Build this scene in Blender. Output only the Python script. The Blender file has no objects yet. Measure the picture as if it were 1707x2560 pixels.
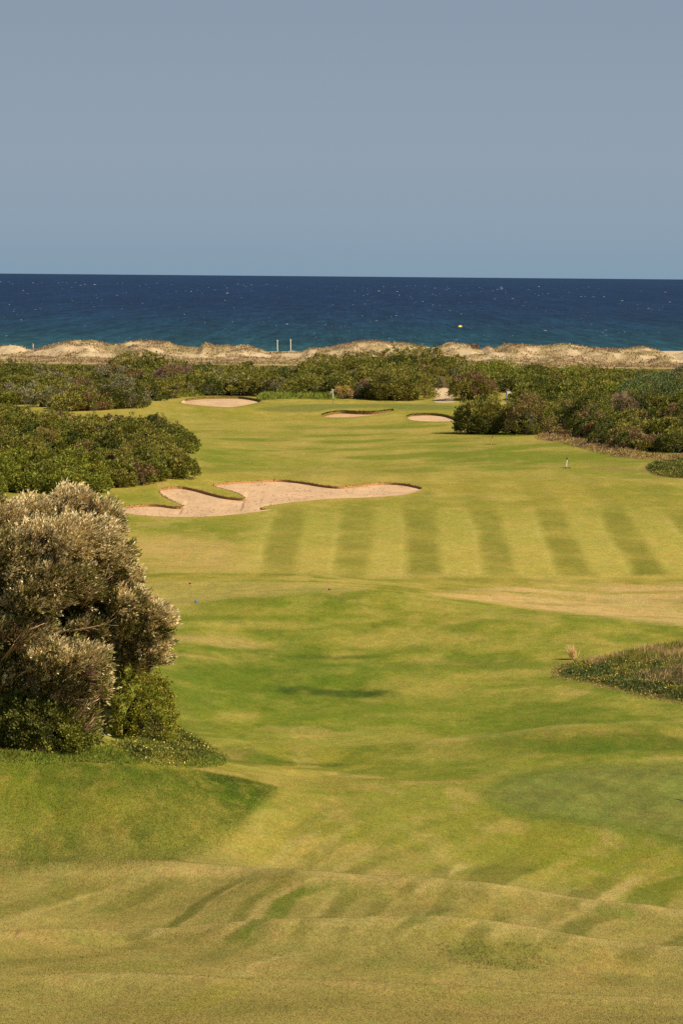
import bpy, math, random
import numpy as np
from mathutils import Vector, Matrix
from mathutils.geometry import delaunay_2d_cdt

rng = np.random.default_rng(7)
random.seed(7)
scene = bpy.context.scene
COL = scene.collection

# ------------------------------------------------------------------ camera model
F = 8000.0                     # focal length in photograph pixels (1707 x 2560)
EYE = 24.0                     # metres above the sea
ROLL = math.radians(0.50)
PITCH = math.atan(590 / F)
cr, sr = math.cos(ROLL), math.sin(ROLL)
cp, sp = math.cos(PITCH), math.sin(PITCH)

def ray(u, v):
    """direction (normalised to y = 1) of the sight line through a photograph pixel"""
    a = np.asarray(u, float) - 853.5
    b = np.asarray(v, float) - 1280.0
    a2 = a * cr + b * sr
    b2 = -a * sr + b * cr
    X = a2 / F; Yc = np.ones_like(X); Z = -b2 / F
    y = Yc * cp + Z * sp
    z = -Yc * sp + Z * cp
    return X / y, z / y

def at(u, v, d):
    rx, rz = ray(u, v)
    return np.array([rx * d, d + 0 * rx, EYE + rz * d]).T

# ------------------------------------------------------------------ noise
def _hash(ix, iy, seed):
    h = (ix.astype(np.int64) * 374761393 + iy.astype(np.int64) * 668265263 + seed * 974634777) & 0xFFFFFFFF
    h = ((h ^ (h >> 13)) * 1274126177) & 0xFFFFFFFF
    h = (h ^ (h >> 16)) & 0xFFFFFFFF
    return h / 4294967295.0

def vnoise(x, y, seed=0):
    x = np.asarray(x, float); y = np.asarray(y, float)
    ix = np.floor(x); iy = np.floor(y)
    fx = x - ix; fy = y - iy
    fx = fx * fx * fx * (fx * (fx * 6 - 15) + 10); fy = fy * fy * fy * (fy * (fy * 6 - 15) + 10)
    a = _hash(ix, iy, seed); b = _hash(ix + 1, iy, seed); c = _hash(ix, iy + 1, seed); d = _hash(ix + 1, iy + 1, seed)
    return (a * (1 - fx) + b * fx) * (1 - fy) + (c * (1 - fx) + d * fx) * fy

def fbm(x, y, seed=0, octv=4, gain=0.5):
    s = 0; amp = 1; tot = 0
    for k in range(octv):
        s = s + amp * vnoise(x * 2 ** k + 17.3 * k, y * 2 ** k - 9.1 * k, seed + k); tot += amp; amp *= gain
    return s / tot

def sstep(a, b, x):
    t = np.clip((x - a) / (b - a), 0, 1)
    return t * t * (3 - 2 * t)

# ------------------------------------------------------------------ terrain height
def pchip(xs, ys, x):
    xs = np.asarray(xs, float); ys = np.asarray(ys, float)
    h = np.diff(xs); dl = np.diff(ys) / h
    m = np.zeros(len(xs))
    for i in range(1, len(xs) - 1):
        if dl[i - 1] * dl[i] > 0:
            w1 = 2 * h[i] + h[i - 1]; w2 = h[i] + 2 * h[i - 1]
            m[i] = (w1 + w2) / (w1 / dl[i - 1] + w2 / dl[i])
    m[0] = dl[0]; m[-1] = dl[-1]
    x = np.clip(x, xs[0], xs[-1])
    i = np.clip(np.searchsorted(xs, x) - 1, 0, len(xs) - 2)
    t = (x - xs[i]) / h[i]
    return ((1 + 2 * t) * (1 - t) ** 2) * ys[i] + t * (1 - t) ** 2 * h[i] * m[i] + t * t * (3 - 2 * t) * ys[i + 1] + t * t * (t - 1) * h[i] * m[i + 1]

SC = [-1500, -850, -450, -150, 150, 450, 850, 1500]     # bearing columns (1/8000 rad)
TAB = {
 #  d     -1500  -850  -450  -150   150   450   850  1500
 -60.: [21.0, 21.0, 21.0, 21.0, 21.0, 21.0, 21.0, 21.0],
  5.0: [21.5, 21.5, 21.5, 21.5, 21.5, 21.5, 21.5, 21.5],
  20.: [18.0, 18.0, 18.0, 18.0, 18.0, 18.0, 18.0, 18.0],
  40.: [13.0, 13.0, 13.0, 13.0, 13.0, 13.0, 13.0, 13.0],
  60.: [8.9, 8.9, 8.9, 8.9, 8.9, 8.9, 8.9, 8.9],
  73.: [7.1, 7.1, 7.0, 7.0, 7.0, 6.9, 6.9, 6.9],
  80.: [6.25, 6.2, 6.15, 6.10, 6.05, 5.95, 5.80, 5.6],
  92.: [5.1, 4.95, 4.90, 4.95, 4.95, 4.80, 4.40, 4.2],
 103.: [4.8, 4.55, 4.40, 4.25, 4.10, 3.75, 3.20, 3.0],
 108.: [5.6, 5.40, 4.90, 4.05, 3.80, 3.40, 2.95, 2.8],
 113.: [6.8, 6.45, 5.60, 4.20, 3.80, 3.45, 3.10, 3.0],
 119.: [7.0, 6.50, 5.70, 4.30, 3.85, 3.50, 3.40, 3.3],
 125.: [6.9, 6.30, 5.20, 4.05, 3.80, 3.50, 3.45, 3.4],
 136.: [6.0, 5.60, 3.70, 2.90, 2.80, 3.10, 3.35, 3.4],
 146.: [5.0, 4.40, 2.80, 2.25, 2.20, 2.70, 3.30, 3.5],
 155.: [4.0, 3.60, 2.40, 2.00, 1.95, 2.10, 2.60, 3.2],
 170.: [3.6, 3.20, 2.60, 2.10, 2.00, 2.15, 2.50, 2.9],
 185.: [3.4, 3.10, 2.80, 2.40, 2.30, 2.60, 2.70, 3.0],
 197.: [3.2, 3.00, 3.00, 3.05, 3.05, 3.20, 2.75, 2.6],
 206.: [3.1, 3.05, 3.10, 3.45, 3.55, 2.70, 2.15, 2.2],
 213.: [3.0, 3.00, 3.10, 3.20, 2.95, 2.30, 1.95, 2.0],
 225.: [2.9, 2.95, 3.05, 3.00, 2.40, 2.00, 1.90, 2.0],
 232.: [2.4, 2.40, 2.35, 2.25, 2.05, 1.90, 1.90, 2.0],
 260.: [2.2, 2.10, 2.00, 2.00, 2.05, 2.10, 2.15, 2.2],
 288.: [2.4, 2.20, 1.85, 1.85, 2.10, 2.30, 2.40, 2.4],
 318.: [3.6, 3.20, 3.10, 2.85, 2.70, 2.50, 2.40, 2.4],
 335.: [3.4, 3.10, 2.70, 2.80, 2.70, 2.40, 2.35, 2.4],
 364.: [2.6, 2.50, 2.10, 2.20, 2.30, 2.35, 2.40, 2.5],
 420.: [2.4, 2.30, 2.20, 2.20, 2.30, 2.40, 2.60, 2.7],
 470.: [2.2, 2.20, 2.10, 2.00, 2.00, 2.20, 2.40, 2.5],
 495.: [2.4, 2.40, 2.60, 2.40, 2.35, 2.40, 2.50, 2.6],
 515.: [2.6, 2.50, 3.30, 3.30, 3.30, 3.10, 2.60, 2.6],
 530.: [2.6, 2.50, 3.20, 3.45, 3.45, 3.60, 2.60, 2.6],
 545.: [2.6, 2.60, 3.00, 3.30, 3.60, 3.00, 2.60, 2.6],
 560.: [2.6, 2.60, 2.60, 2.80, 2.80, 2.60, 2.60, 2.6],
 700.: [2.8, 2.80, 2.80, 2.80, 2.80, 2.80, 2.80, 2.8],
 830.: [1.6, 1.60, 1.60, 1.60, 1.60, 1.60, 1.60, 1.6],
 940.: [1.2, 1.20, 1.20, 1.20, 1.20, 1.20, 1.20, 1.2],
 985.: [0.9, 0.90, 0.90, 0.90, 0.90, 0.90, 0.90, 0.9],
1300.: [-1.5] * 8,
}
_D = np.array(sorted(TAB)); _Z = np.array([TAB[k] for k in _D])
def dwarp(y):
    y = np.asarray(y, float)
    return np.where(y > 40, np.log(np.maximum(y, 1) / 40) * 40 + 40, y)
_TW = dwarp(_D)
_tg = np.concatenate([np.linspace(_TW[0], 40, 40), np.linspace(40, _TW[-1], 1600)[1:]])
_tab = np.stack([pchip(_TW, _Z[:, k], _tg) for k in range(8)], 1)

CREST = np.array([(-700,872),(-500,860),(-350,866),(-200,855),(-90,870),(0,869),(25,864),(47,866),(66,875),(88,876),(109,869),(145,861),(182,855),(225,857),(269,866),(302,863),(320,857),(349,852),
 (374,854),(418,858),(446,871),(500,872),(514,858),(534,866),(567,864),(577,867),(614,863),(639,871),(662,879),(690,883),(730,885),(752,884),(766,878),(774,873),(832,869),(886,855),(926,851),
 (955,856),(1006,857),(1057,867),(1093,869),(1126,857),(1148,862),(1173,865),(1202,877),(1221,866),(1235,873),(1264,860),(1297,864),(1333,865),(1370,863),(1406,859),(1439,863),
 (1511,874),(1555,872),(1610,867),(1642,875),(1655,884),(1679,890),(1700,886),(1730,875),(1800,862),(1900,868),(2050,858),(2300,868)], float)
_cp = at(CREST[:, 0], CREST[:, 1], 900.0)

def H0(x, y):
    x = np.asarray(x, float); y = np.asarray(y, float)
    s = np.clip(x / np.maximum(y, 40) * F, SC[0], SC[-1])
    ti = np.interp(dwarp(y), _tg, np.arange(len(_tg)))
    i0 = np.clip(ti.astype(int), 0, len(_tg) - 2); ft = ti - i0
    rows = _tab[i0] * (1 - ft)[..., None] + _tab[i0 + 1] * ft[..., None]
    j = np.clip(np.searchsorted(SC, s) - 1, 0, 6)
    sc = np.array(SC, float)
    t = (s - sc[j]) / (sc[j + 1] - sc[j])
    take = lambda k: np.take_along_axis(rows, np.clip(k, 0, 7)[..., None], -1)[..., 0]
    p0, p1, p2, p3 = take(j - 1), take(j), take(j + 1), take(j + 2)
    m1 = (p2 - p0) * 0.5; m2 = (p3 - p1) * 0.5
    t2 = t * t; t3 = t2 * t
    return (2 * t3 - 3 * t2 + 1) * p1 + (t3 - 2 * t2 + t) * m1 + (-2 * t3 + 3 * t2) * p2 + (t3 - t2) * m2

HILLS = [  # x, y, rx, ry, h : humps under the scrub and small mounds on the course
 (8, 640, 14, 45, 3.2), (-38, 625, 9, 40, 2.2), (-17, 326, 4.5, 9, 0.7), (24, 539, 9, 7, 0.7), (2, 541, 6, 6, 0.5),
 (-26, 380, 14, 40, 1.8), (44, 520, 18, 60, 1.5)]

RIDGE = []            # (xs, ys, height, near width, far width): crests of the rolling foreground
def H(x, y):
    x = np.asarray(x, float); y = np.asarray(y, float)
    z = H0(x, y)
    for hx, hy, rx, ry, h in HILLS:
        z = z + h * np.exp(-((x - hx) / rx) ** 2 - ((y - hy) / ry) ** 2)
    for rxs, rys, h, wn, wf in RIDGE:
        dy = y - np.interp(x, rxs, rys)
        z = z + h * np.where(dy < 0, np.exp(-(dy / wn) ** 2), np.exp(-(dy / wf) ** 2)) * (1 + 0.35 * (vnoise(x / 3.5, x * 0, 77) - .5))
    roll = (fbm(x / 9, y / 14, 3, 3) - 0.5) * 0.55
    fine = (fbm(x / 2.6, y / 4.5, 9, 3) - 0.5) * 0.10
    w = sstep(60, 75, y) * (1 - 0.45 * sstep(200, 300, y)) * (1 - sstep(700, 900, y))
    z = z + w * (roll * (1 + .7 * (1 - sstep(112, 150, y))) + fine)
    # dunes
    yc = 900 + 14 * (fbm(x / 25, x * 0 + 2.2, 21, 2) - 0.5)
    zc = np.interp(x, _cp[:, 0], _cp[:, 2])
    ext = np.clip(zc - 1.2, 0.1, None)
    fr = np.exp(-np.clip((yc - y) / 26, 0, 9) ** 2) ; bk = np.exp(-np.clip((y - yc) / 20, 0, 9) ** 2)
    e = np.where(y < yc, fr, bk)
    lump = (fbm(x / 8, y / 12, 31, 4) - 0.5)
    zd = z + (ext + 1.2 - z) * e
    zd = zd + lump * 3.2 * sstep(800, 840, y) * (1 - sstep(930, 955, y)) * (1 - 0.8 * np.exp(-((y - yc) / 6) ** 2))
    ysh = 1013 + 0.43 * (x + 19)
    zb = 1.1 * (ysh - y) / (ysh - 945)
    zd = np.where(y > 945, np.where(y > 960, zb, zd + (zb - zd) * (y - 945) / 15), zd)
    return np.where(y > 760, np.maximum(zd, -4), z)

_marchd = np.concatenate([np.exp(np.linspace(math.log(62), math.log(1200), 5200))])
def ground(u, v):
    """first hit of the sight line with the ground; world (x, y)"""
    u = np.atleast_1d(np.asarray(u, float)); v = np.atleast_1d(np.asarray(v, float))
    out = np.zeros((len(u), 2))
    for k in range(len(u)):
        rx, rz = ray(u[k], v[k])
        g = EYE + rz * _marchd - H(rx * _marchd, _marchd)
        idx = np.argmax(g < 0)
        if g[idx] >= 0: idx = len(g) - 1
        i = max(idx, 1)
        t = g[i - 1] / (g[i - 1] - g[i] + 1e-12)
        d = _marchd[i - 1] + t * (_marchd[i] - _marchd[i - 1])
        out[k] = (rx * d, d)
    return out

def g1(u, v):
    p = ground([u], [v])[0]
    return float(p[0]), float(p[1]), float(H(p[0], p[1]))

def crest(px, h, wn, wf, ext=True):
    px = np.array(px, float)
    w = ground(px[:, 0], px[:, 1])
    return w[:, 0], w[:, 1], h, wn, wf
CRESTS = [([(-250,2182),(0,2188),(599,2199),(762,2210),(1045,2229),(1176,2243),(1415,2270),(1707,2314),(1950,2350)], .46, 2.4, 1.5),
          ([(-250,2375),(0,2368),(327,2355),(599,2338),(871,2332),(1089,2333),(1361,2357),(1524,2384),(1707,2410),(1950,2440)], .44, 2.3, 1.3),
          ([(-250,2466),(0,2461),(327,2453),(544,2466),(871,2475),(1198,2493),(1524,2510),(1707,2518),(1950,2525)], .22, 1.8, 1.2),
          ([(1000,1885),(1150,1864),(1363,1841),(1520,1832),(1707,1824),(1950,1815)], .40, 4.0, 2.6)]
_r = [crest(*c) for c in CRESTS]
RIDGE.extend(_r)

def segdist(xs, ys, x, y, sy):
    best = np.full(np.shape(x), 1e9)
    for i in range(len(xs) - 1):
        ax, ay, bx, by = xs[i], ys[i] * sy, xs[i + 1], ys[i + 1] * sy
        dx, dy = bx - ax, by - ay
        t = np.clip(((x - ax) * dx + (y * sy - ay) * dy) / (dx * dx + dy * dy + 1e-9), 0, 1)
        best = np.minimum(best, (x - ax - t * dx) ** 2 + (y * sy - ay - t * dy) ** 2)
    return np.sqrt(best)

# ------------------------------------------------------------------ polygons in plan
def dense(poly, n=6):
    poly = np.asarray(poly, float); m = len(poly); out = []
    for i in range(m):                                    # closed Catmull-Rom
        p0, p1, p2, p3 = poly[i - 1], poly[i], poly[(i + 1) % m], poly[(i + 2) % m]
        for k in range(n):
            t = k / n
            out.append(0.5 * ((2 * p1) + (-p0 + p2) * t + (2 * p0 - 5 * p1 + 4 * p2 - p3) * t * t + (-p0 + 3 * p1 - 3 * p2 + p3) * t ** 3))
    return np.array(out)

def inside(poly, x, y):
    x = np.asarray(x, float); y = np.asarray(y, float)
    r = np.zeros(x.shape, bool)
    n = len(poly)
    for i in range(n):
        x1, y1 = poly[i - 1]; x2, y2 = poly[i]
        if y1 == y2: continue
        c = ((y1 > y) != (y2 > y)) & (x < (x2 - x1) * (y - y1) / (y2 - y1) + x1)
        r ^= c
    return r

def polydist(poly, x, y, sy=1.0):
    """signed distance in plan (depth scaled by sy), positive inside"""
    best = np.full(np.shape(x), 1e9)
    n = len(poly)
    for i in range(n):
        ax, ay = poly[i - 1][0], poly[i - 1][1] * sy; bx, by = poly[i][0], poly[i][1] * sy
        dx, dy = bx - ax, by - ay
        L = dx * dx + dy * dy + 1e-12
        t = np.clip(((x - ax) * dx + (y * sy - ay) * dy) / L, 0, 1)
        best = np.minimum(best, (x - ax - t * dx) ** 2 + (y * sy - ay - t * dy) ** 2)
    d = np.sqrt(best)
    return np.where(inside(poly, x, y), d, -d)

BUNKERS = {
 'big': [(298,1276),(313,1267),(356,1262),(398,1262),(440,1267),(458,1265),(435,1254),(409,1241),(398,1228),(414,1220),(451,1217),(488,1223),(525,1233),(568,1243),(610,1246),(600,1236),(568,1225),(531,1213),
         (578,1206),(647,1202),(705,1200),(758,1205),(806,1213),(848,1217),(896,1213),(949,1207),(1007,1209),(1044,1216),(1054,1221),(1044,1228),(1007,1237),(938,1243),(832,1247),(769,1252),(700,1260),(656,1267),(655,1272),(687,1273),
         (620,1283),(546,1290),(472,1293),(382,1291),(329,1286)],
 'farleft': [(454,1004),(469,998),(509,994),(567,993),(606,993),(639,998),(652,1002),(643,1007),(614,1013),(577,1018),(538,1017),(491,1013),(458,1009)],
 'front': [(803,1038),(824,1031),(857,1027),(897,1029),(937,1029),(978,1024),(982,1027),(955,1035),(915,1040),(861,1044),(817,1043)],
 'right': [(1015,1043),(1022,1038),(1039,1035),(1079,1034),(1115,1038),(1140,1048),(1130,1053),(1079,1054),(1032,1051)],
}
BUNK = {}
for k, pl in BUNKERS.items():
    pl = dense(pl, 5)
    # wobble of the cut turf edge
    w = ground(pl[:, 0], pl[:, 1])
    BUNK[k] = w
LIPH = {'big': 0.19, 'farleft': 0.28, 'front': 0.42, 'right': 0.28}

GREEN_NEAR = ground(*dense([(1233,1992),(1260,1966),(1321,1943),(1394,1929),(1490,1922),(1600,1918),(1760,1915),(1960,1925),(2060,1980),(2040,2060),(1900,2110),(1780,2110),(1707,2096),(1566,2065),(1432,2044),(1317,2031),(1260,2012)], 4).T)
GREEN_FAR = ground(*dense([(640,1022),(700,1014),(790,1010),(900,1010),(1010,1010),(1110,1012),(1160,1017),(1130,1024),(1020,1026),(960,1020),(850,1022),(780,1030),(700,1030)], 4).T)
BANK = ground(*dense([(-200,1890),(0,1895),(350,1915),(560,1938),(650,1958),(690,1972),(668,1994),(632,2032),(590,2085),(500,2140),(350,2165),(150,2172),(-200,2175)], 4).T)
TEE = ground(*dense([(350,1462),(480,1451),(700,1455),(900,1467),(930,1474),(800,1482),(600,1494),(500,1508),(380,1524),(300,1515)], 4).T)
BARE_R = ground(*dense([(1080,1482),(1300,1462),(1500,1458),(1760,1462),(1760,1562),(1600,1556),(1500,1543),(1350,1526),(1200,1504)], 4).T)
COVER_R = ground(*dense([(1398,1672),(1440,1655),(1520,1648),(1620,1640),(1780,1625),(1960,1640),(2080,1690),(2050,1760),(1900,1790),(1790,1778),(1690,1752),(1620,1742),(1540,1722),(1450,1702),(1400,1690)], 4).T)
COVER_R2 = ground(*dense([(1614,1166),(1640,1156),(1760,1150),(1880,1156),(1930,1180),(1860,1202),(1700,1196),(1640,1189),(1618,1178)], 4).T)
PATH = ground(*dense([(1085,1003),(1090,990),(1082,975),(1100,970),(1122,972),(1128,985),(1136,1003),(1110,1006)], 4).T)

# ------------------------------------------------------------------ materials
def newmat(name):
    m = bpy.data.materials.new(name); m.use_nodes = True
    nt = m.node_tree; nt.nodes.clear()
    out = nt.nodes.new('ShaderNodeOutputMaterial')
    return m, nt, out

def node(nt, typ, **kw):
    n = nt.nodes.new(typ)
    for k, v in kw.items():
        setattr(n, k, v)
    return n

def noise_node(nt, vec, scale, detail=4, rough=0.6):
    n = node(nt, 'ShaderNodeTexNoise'); n.inputs['Scale'].default_value = scale
    n.inputs['Detail'].default_value = detail; n.inputs['Roughness'].default_value = rough
    nt.links.new(vec, n.inputs['Vector'])
    return n.outputs['Fac']

def maprange(nt, val, a, b, c, d):
    n = node(nt, 'ShaderNodeMapRange')
    for i, x in zip((1, 2, 3, 4), (a, b, c, d)): n.inputs[i].default_value = x
    nt.links.new(val, n.inputs[0]); return n.outputs[0]

def math_node(nt, op, a, b):
    n = node(nt, 'ShaderNodeMath', operation=op)
    for i, x in enumerate((a, b)):
        if isinstance(x, (int, float)): n.inputs[i].default_value = x
        else: nt.links.new(x, n.inputs[i])
    return n.outputs[0]

def scale_col(nt, col, fac):
    n = node(nt, 'ShaderNodeVectorMath', operation='SCALE')
    nt.links.new(col, n.inputs[0]); nt.links.new(fac, n.inputs['Scale']); return n.outputs[0]

def ground_mat(name, layers, bump=(8.0, 0.03), rough=0.95, stretch=(1, 1, 1), spec=0.05, hue=None):
    """vertex colour 'Col' modulated by world-space noise layers (scale, detail, lo, hi)"""
    m, nt, out = newmat(name)
    at_ = node(nt, 'ShaderNodeAttribute', attribute_name='Col')
    geo = node(nt, 'ShaderNodeNewGeometry')
    mp = node(nt, 'ShaderNodeMapping'); mp.inputs['Scale'].default_value = stretch
    nt.links.new(geo.outputs['Position'], mp.inputs['Vector'])
    col = at_.outputs['Color']
    for sc, det, lo, hi in layers:
        f = noise_node(nt, mp.outputs['Vector'], sc, det, 0.65)
        col = scale_col(nt, col, maprange(nt, f, 0.25, 0.75, lo, hi))
    for hs, amt in (hue or ()):
        f = maprange(nt, noise_node(nt, mp.outputs['Vector'], hs, 7, 0.68), 0.34, 0.66, 0.0, 1.0)
        cmb = node(nt, 'ShaderNodeMix'); cmb.data_type = 'RGBA'
        cmb.inputs[6].default_value = (1 - amt, 1 + amt * .12, 1 - amt * .6, 1); cmb.inputs[7].default_value = (1 + amt * .8, 1 + amt * .15, 1 + amt * .5, 1)
        nt.links.new(f, cmb.inputs[0])
        vm = node(nt, 'ShaderNodeVectorMath', operation='MULTIPLY'); nt.links.new(col, vm.inputs[0]); nt.links.new(cmb.outputs[2], vm.inputs[1]); col = vm.outputs[0]
    bs = node(nt, 'ShaderNodeBsdfPrincipled')
    bs.inputs['Roughness'].default_value = rough; bs.inputs['Specular IOR Level'].default_value = spec
    nt.links.new(col, bs.inputs['Base Color'])
    if bump:
        bn = node(nt, 'ShaderNodeBump'); bn.inputs['Strength'].default_value = 1.0; bn.inputs['Distance'].default_value = bump[1]
        nt.links.new(noise_node(nt, mp.outputs['Vector'], bump[0], 5, 0.7), bn.inputs['Height'])
        nt.links.new(bn.outputs['Normal'], bs.inputs['Normal'])
    nt.links.new(bs.outputs[0], out.inputs[0])
    return m

def leaf_mat(name, trans=0.25, rough=0.6, spec=0.2):
    m, nt, out = newmat(name)
    at_ = node(nt, 'ShaderNodeAttribute', attribute_name='Col')
    bs = node(nt, 'ShaderNodeBsdfPrincipled')
    bs.inputs['Roughness'].default_value = rough; bs.inputs['Specular IOR Level'].default_value = spec
    tr = node(nt, 'ShaderNodeBsdfTranslucent')
    mx = node(nt, 'ShaderNodeMixShader'); mx.inputs[0].default_value = trans
    nt.links.new(at_.outputs['Color'], bs.inputs['Base Color']); nt.links.new(at_.outputs['Color'], tr.inputs['Color'])
    nt.links.new(bs.outputs[0], mx.inputs[1]); nt.links.new(tr.outputs[0], mx.inputs[2]); nt.links.new(mx.outputs[0], out.inputs[0])
    return m

def paint_mat(name, rgb, rough=0.5, nscale=30, var=0.25, spec=0.3):
    m, nt, out = newmat(name)
    geo = node(nt, 'ShaderNodeTexCoord')
    f = noise_node(nt, geo.outputs['Object'], nscale, 4, 0.6)
    c = node(nt, 'ShaderNodeRGB'); c.outputs[0].default_value = (*rgb, 1)
    col = scale_col(nt, c.outputs[0], maprange(nt, f, 0.3, 0.7, 1 - var, 1 + var * 0.5))
    bs = node(nt, 'ShaderNodeBsdfPrincipled'); bs.inputs['Roughness'].default_value = rough; bs.inputs['Specular IOR Level'].default_value = spec
    nt.links.new(col, bs.inputs['Base Color']); nt.links.new(bs.outputs[0], out.inputs[0])
    return m

M_TURF = ground_mat('mown_turf', [(0.9, 5, 0.88, 1.10), (7.0, 6, 0.72, 1.28), (2.4, 6, 0.84, 1.16), (38.0, 4, 0.62, 1.38)], bump=(14.0, 0.05), stretch=(1, 0.5, 1), hue=((1.3, .10), (0.25, .07)))
M_SAND = ground_mat('bunker_sand', [(0.5, 5, 0.86, 1.1), (5.0, 5, 0.85, 1.12)], bump=(3.0, 0.08), stretch=(1, 0.6, 1))
M_SOIL = ground_mat('soil_lip', [(3.0, 5, 0.6, 1.35), (14.0, 4, 0.6, 1.3)], bump=(5.0, 0.1))
M_LEAF = leaf_mat('scrub_leaf', 0.18, 0.65, 0.15)
M_SILVER = leaf_mat('silvery_leaf', 0.15, 0.5, 0.3)
M_GRASS = leaf_mat('grass_blade', 0.25, 0.6, 0.15)
M_BARK = ground_mat('bark', [(6.0, 5, 0.6, 1.3)], bump=(9.0, 0.05))

# ------------------------------------------------------------------ mesh helpers
def mesh_np(name, verts, faces_flat, loop_tot, mat, cols=None, smooth=False, parent=None, loc=None):
    me = bpy.data.meshes.new(name)
    verts = np.asarray(verts, np.float32); faces_flat = np.asarray(faces_flat, np.int32); loop_tot = np.asarray(loop_tot, np.int32)
    if loc is not None: verts = verts - np.asarray(loc, np.float32)
    me.vertices.add(len(verts)); me.vertices.foreach_set('co', verts.ravel())
    me.loops.add(len(faces_flat)); me.loops.foreach_set('vertex_index', faces_flat)
    me.polygons.add(len(loop_tot))
    st = np.concatenate([[0], np.cumsum(loop_tot)[:-1]]).astype(np.int32)
    me.polygons.foreach_set('loop_start', st); me.polygons.foreach_set('loop_total', loop_tot)
    if smooth: me.polygons.foreach_set('use_smooth', np.ones(len(loop_tot), bool))
    me.update(calc_edges=True)
    if cols is not None:
        a = me.color_attributes.new('Col', 'FLOAT_COLOR', 'POINT')
        c4 = np.ones((len(verts), 4), np.float32); c4[:, :3] = np.clip(cols, 0.002, 0.95)
        a.data.foreach_set('color', c4.ravel())
    me.materials.append(mat)
    o = bpy.data.objects.new(name, me); COL.objects.link(o)
    if parent is not None: o.parent = parent
    elif loc is not None: o.location = loc
    return o

class Soup:
    """collects polygons with colours, becomes one mesh"""
    def __init__(s): s.v = []; s.f = []; s.t = []; s.c = []; s.n = 0
    def add(s, v, f, c):
        v = np.asarray(v, float); f = np.asarray(f, int)
        c = np.broadcast_to(np.asarray(c, float), (len(v), 3))
        s.v.append(v); s.c.append(c); s.f.append((f + s.n).ravel()); s.t.append(np.full(f.shape[0], f.shape[1])); s.n += len(v)
    def build(s, name, mat, parent=None, loc=None, smooth=False):
        return mesh_np(name, np.concatenate(s.v), np.concatenate(s.f), np.concatenate(s.t), mat, np.concatenate(s.c), smooth, parent, loc)

def unit(a):
    return a / (np.linalg.norm(a, axis=-1, keepdims=True) + 1e-9)

def leaves(P, A, L, W, C, bend=0.0, hint=None, loose=0.7):
    """rhombic leaves: base P, axis A, length L, width W, colour C -> (verts, faces, cols)"""
    n = len(P)
    A = unit(A); R = unit(rng.normal(size=(n, 3)))
    if hint is not None: R = unit(unit(hint) + R * loose)           # blades turn their face to the light side of the clump
    S = unit(np.cross(A, R)); N = np.cross(S, A)
    L = np.broadcast_to(L, (n,))[:, None]; W = np.broadcast_to(W, (n,))[:, None]
    v = np.stack([P, P + A * L * 0.5 + S * W * 0.5 + N * L * bend, P + A * L, P + A * L * 0.5 - S * W * 0.5 + N * L * bend], 1).reshape(-1, 3)
    f = np.arange(4 * n).reshape(n, 4)
    return v, f, np.repeat(C, 4, 0)

def tube(path, rad, sides=6):
    """tapered tube along a polyline"""
    path = np.asarray(path, float); n = len(path); rad = np.broadcast_to(rad, (n,))
    T = unit(np.gradient(path, axis=0))
    up = np.array([0.31, 0.17, 0.93]); 
    X = unit(np.cross(T, up)); Y = np.cross(T, X)
    a = np.linspace(0, 2 * math.pi, sides, endpoint=False)
    ring = path[:, None, :] + rad[:, None, None] * (np.cos(a)[None, :, None] * X[:, None, :] + np.sin(a)[None, :, None] * Y[:, None, :])
    v = ring.reshape(-1, 3); f = []
    for i in range(n - 1):
        for k in range(sides):
            f.append((i * sides + k, i * sides + (k + 1) % sides, (i + 1) * sides + (k + 1) % sides, (i + 1) * sides + k))
    v = np.vstack([v, path[0], path[-1]]); b0 = len(v) - 2
    for k in range(sides):
        f.append((b0, (k + 1) % sides, k, k)); f.append((b0 + 1, (n - 1) * sides + k, (n - 1) * sides + (k + 1) % sides, (n - 1) * sides + (k + 1) % sides))
    return v, f

def lathe(prof, sides=12):
    """prof [(r,z)...] closed solid of revolution"""
    v = []; f = []
    a = np.linspace(0, 2 * math.pi, sides, endpoint=False)
    for r, z in prof: v += [(r * math.cos(t), r * math.sin(t), z) for t in a]
    n = len(prof)
    for i in range(n - 1):
        for k in range(sides):
            f.append((i * sides + k, i * sides + (k + 1) % sides, (i + 1) * sides + (k + 1) % sides, (i + 1) * sides + k))
    f.append(tuple(range(sides))[::-1]); f.append(tuple((n - 1) * sides + k for k in range(sides)))
    return v, f

def pymesh(name, v, f, mat, parent=None, smooth=False):
    f = [tuple(dict.fromkeys(q)) for q in f]
    me = bpy.data.meshes.new(name); me.from_pydata([tuple(map(float, p)) for p in v], [], f); me.update()
    if smooth:
        for p in me.polygons: p.use_smooth = True
    me.materials.append(mat)
    o = bpy.data.objects.new(name, me); COL.objects.link(o)
    if parent is not None: o.parent = parent
    return o

def tag(o, label=None, cat=None, group=None, kind=None):
    if label: o['label'] = label
    if cat: o['category'] = cat
    if group: o['group'] = group
    if kind: o['kind'] = kind
    return o

def thing(name, label, cat, loc, rz=0, group=None):
    o = bpy.data.objects.new(name, None); COL.objects.link(o); o.location = loc; o.rotation_euler = (0, 0, rz)
    o.empty_display_size = 0.3
    return tag(o, label, cat, group)

#@@TERRAIN
# ------------------------------------------------------------------ terrain colours
def srgb(r, g, b):
    c = np.array([r, g, b], float) / 255
    return np.where(c <= 0.04045, c / 12.92, ((c + 0.055) / 1.055) ** 2.4)

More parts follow.
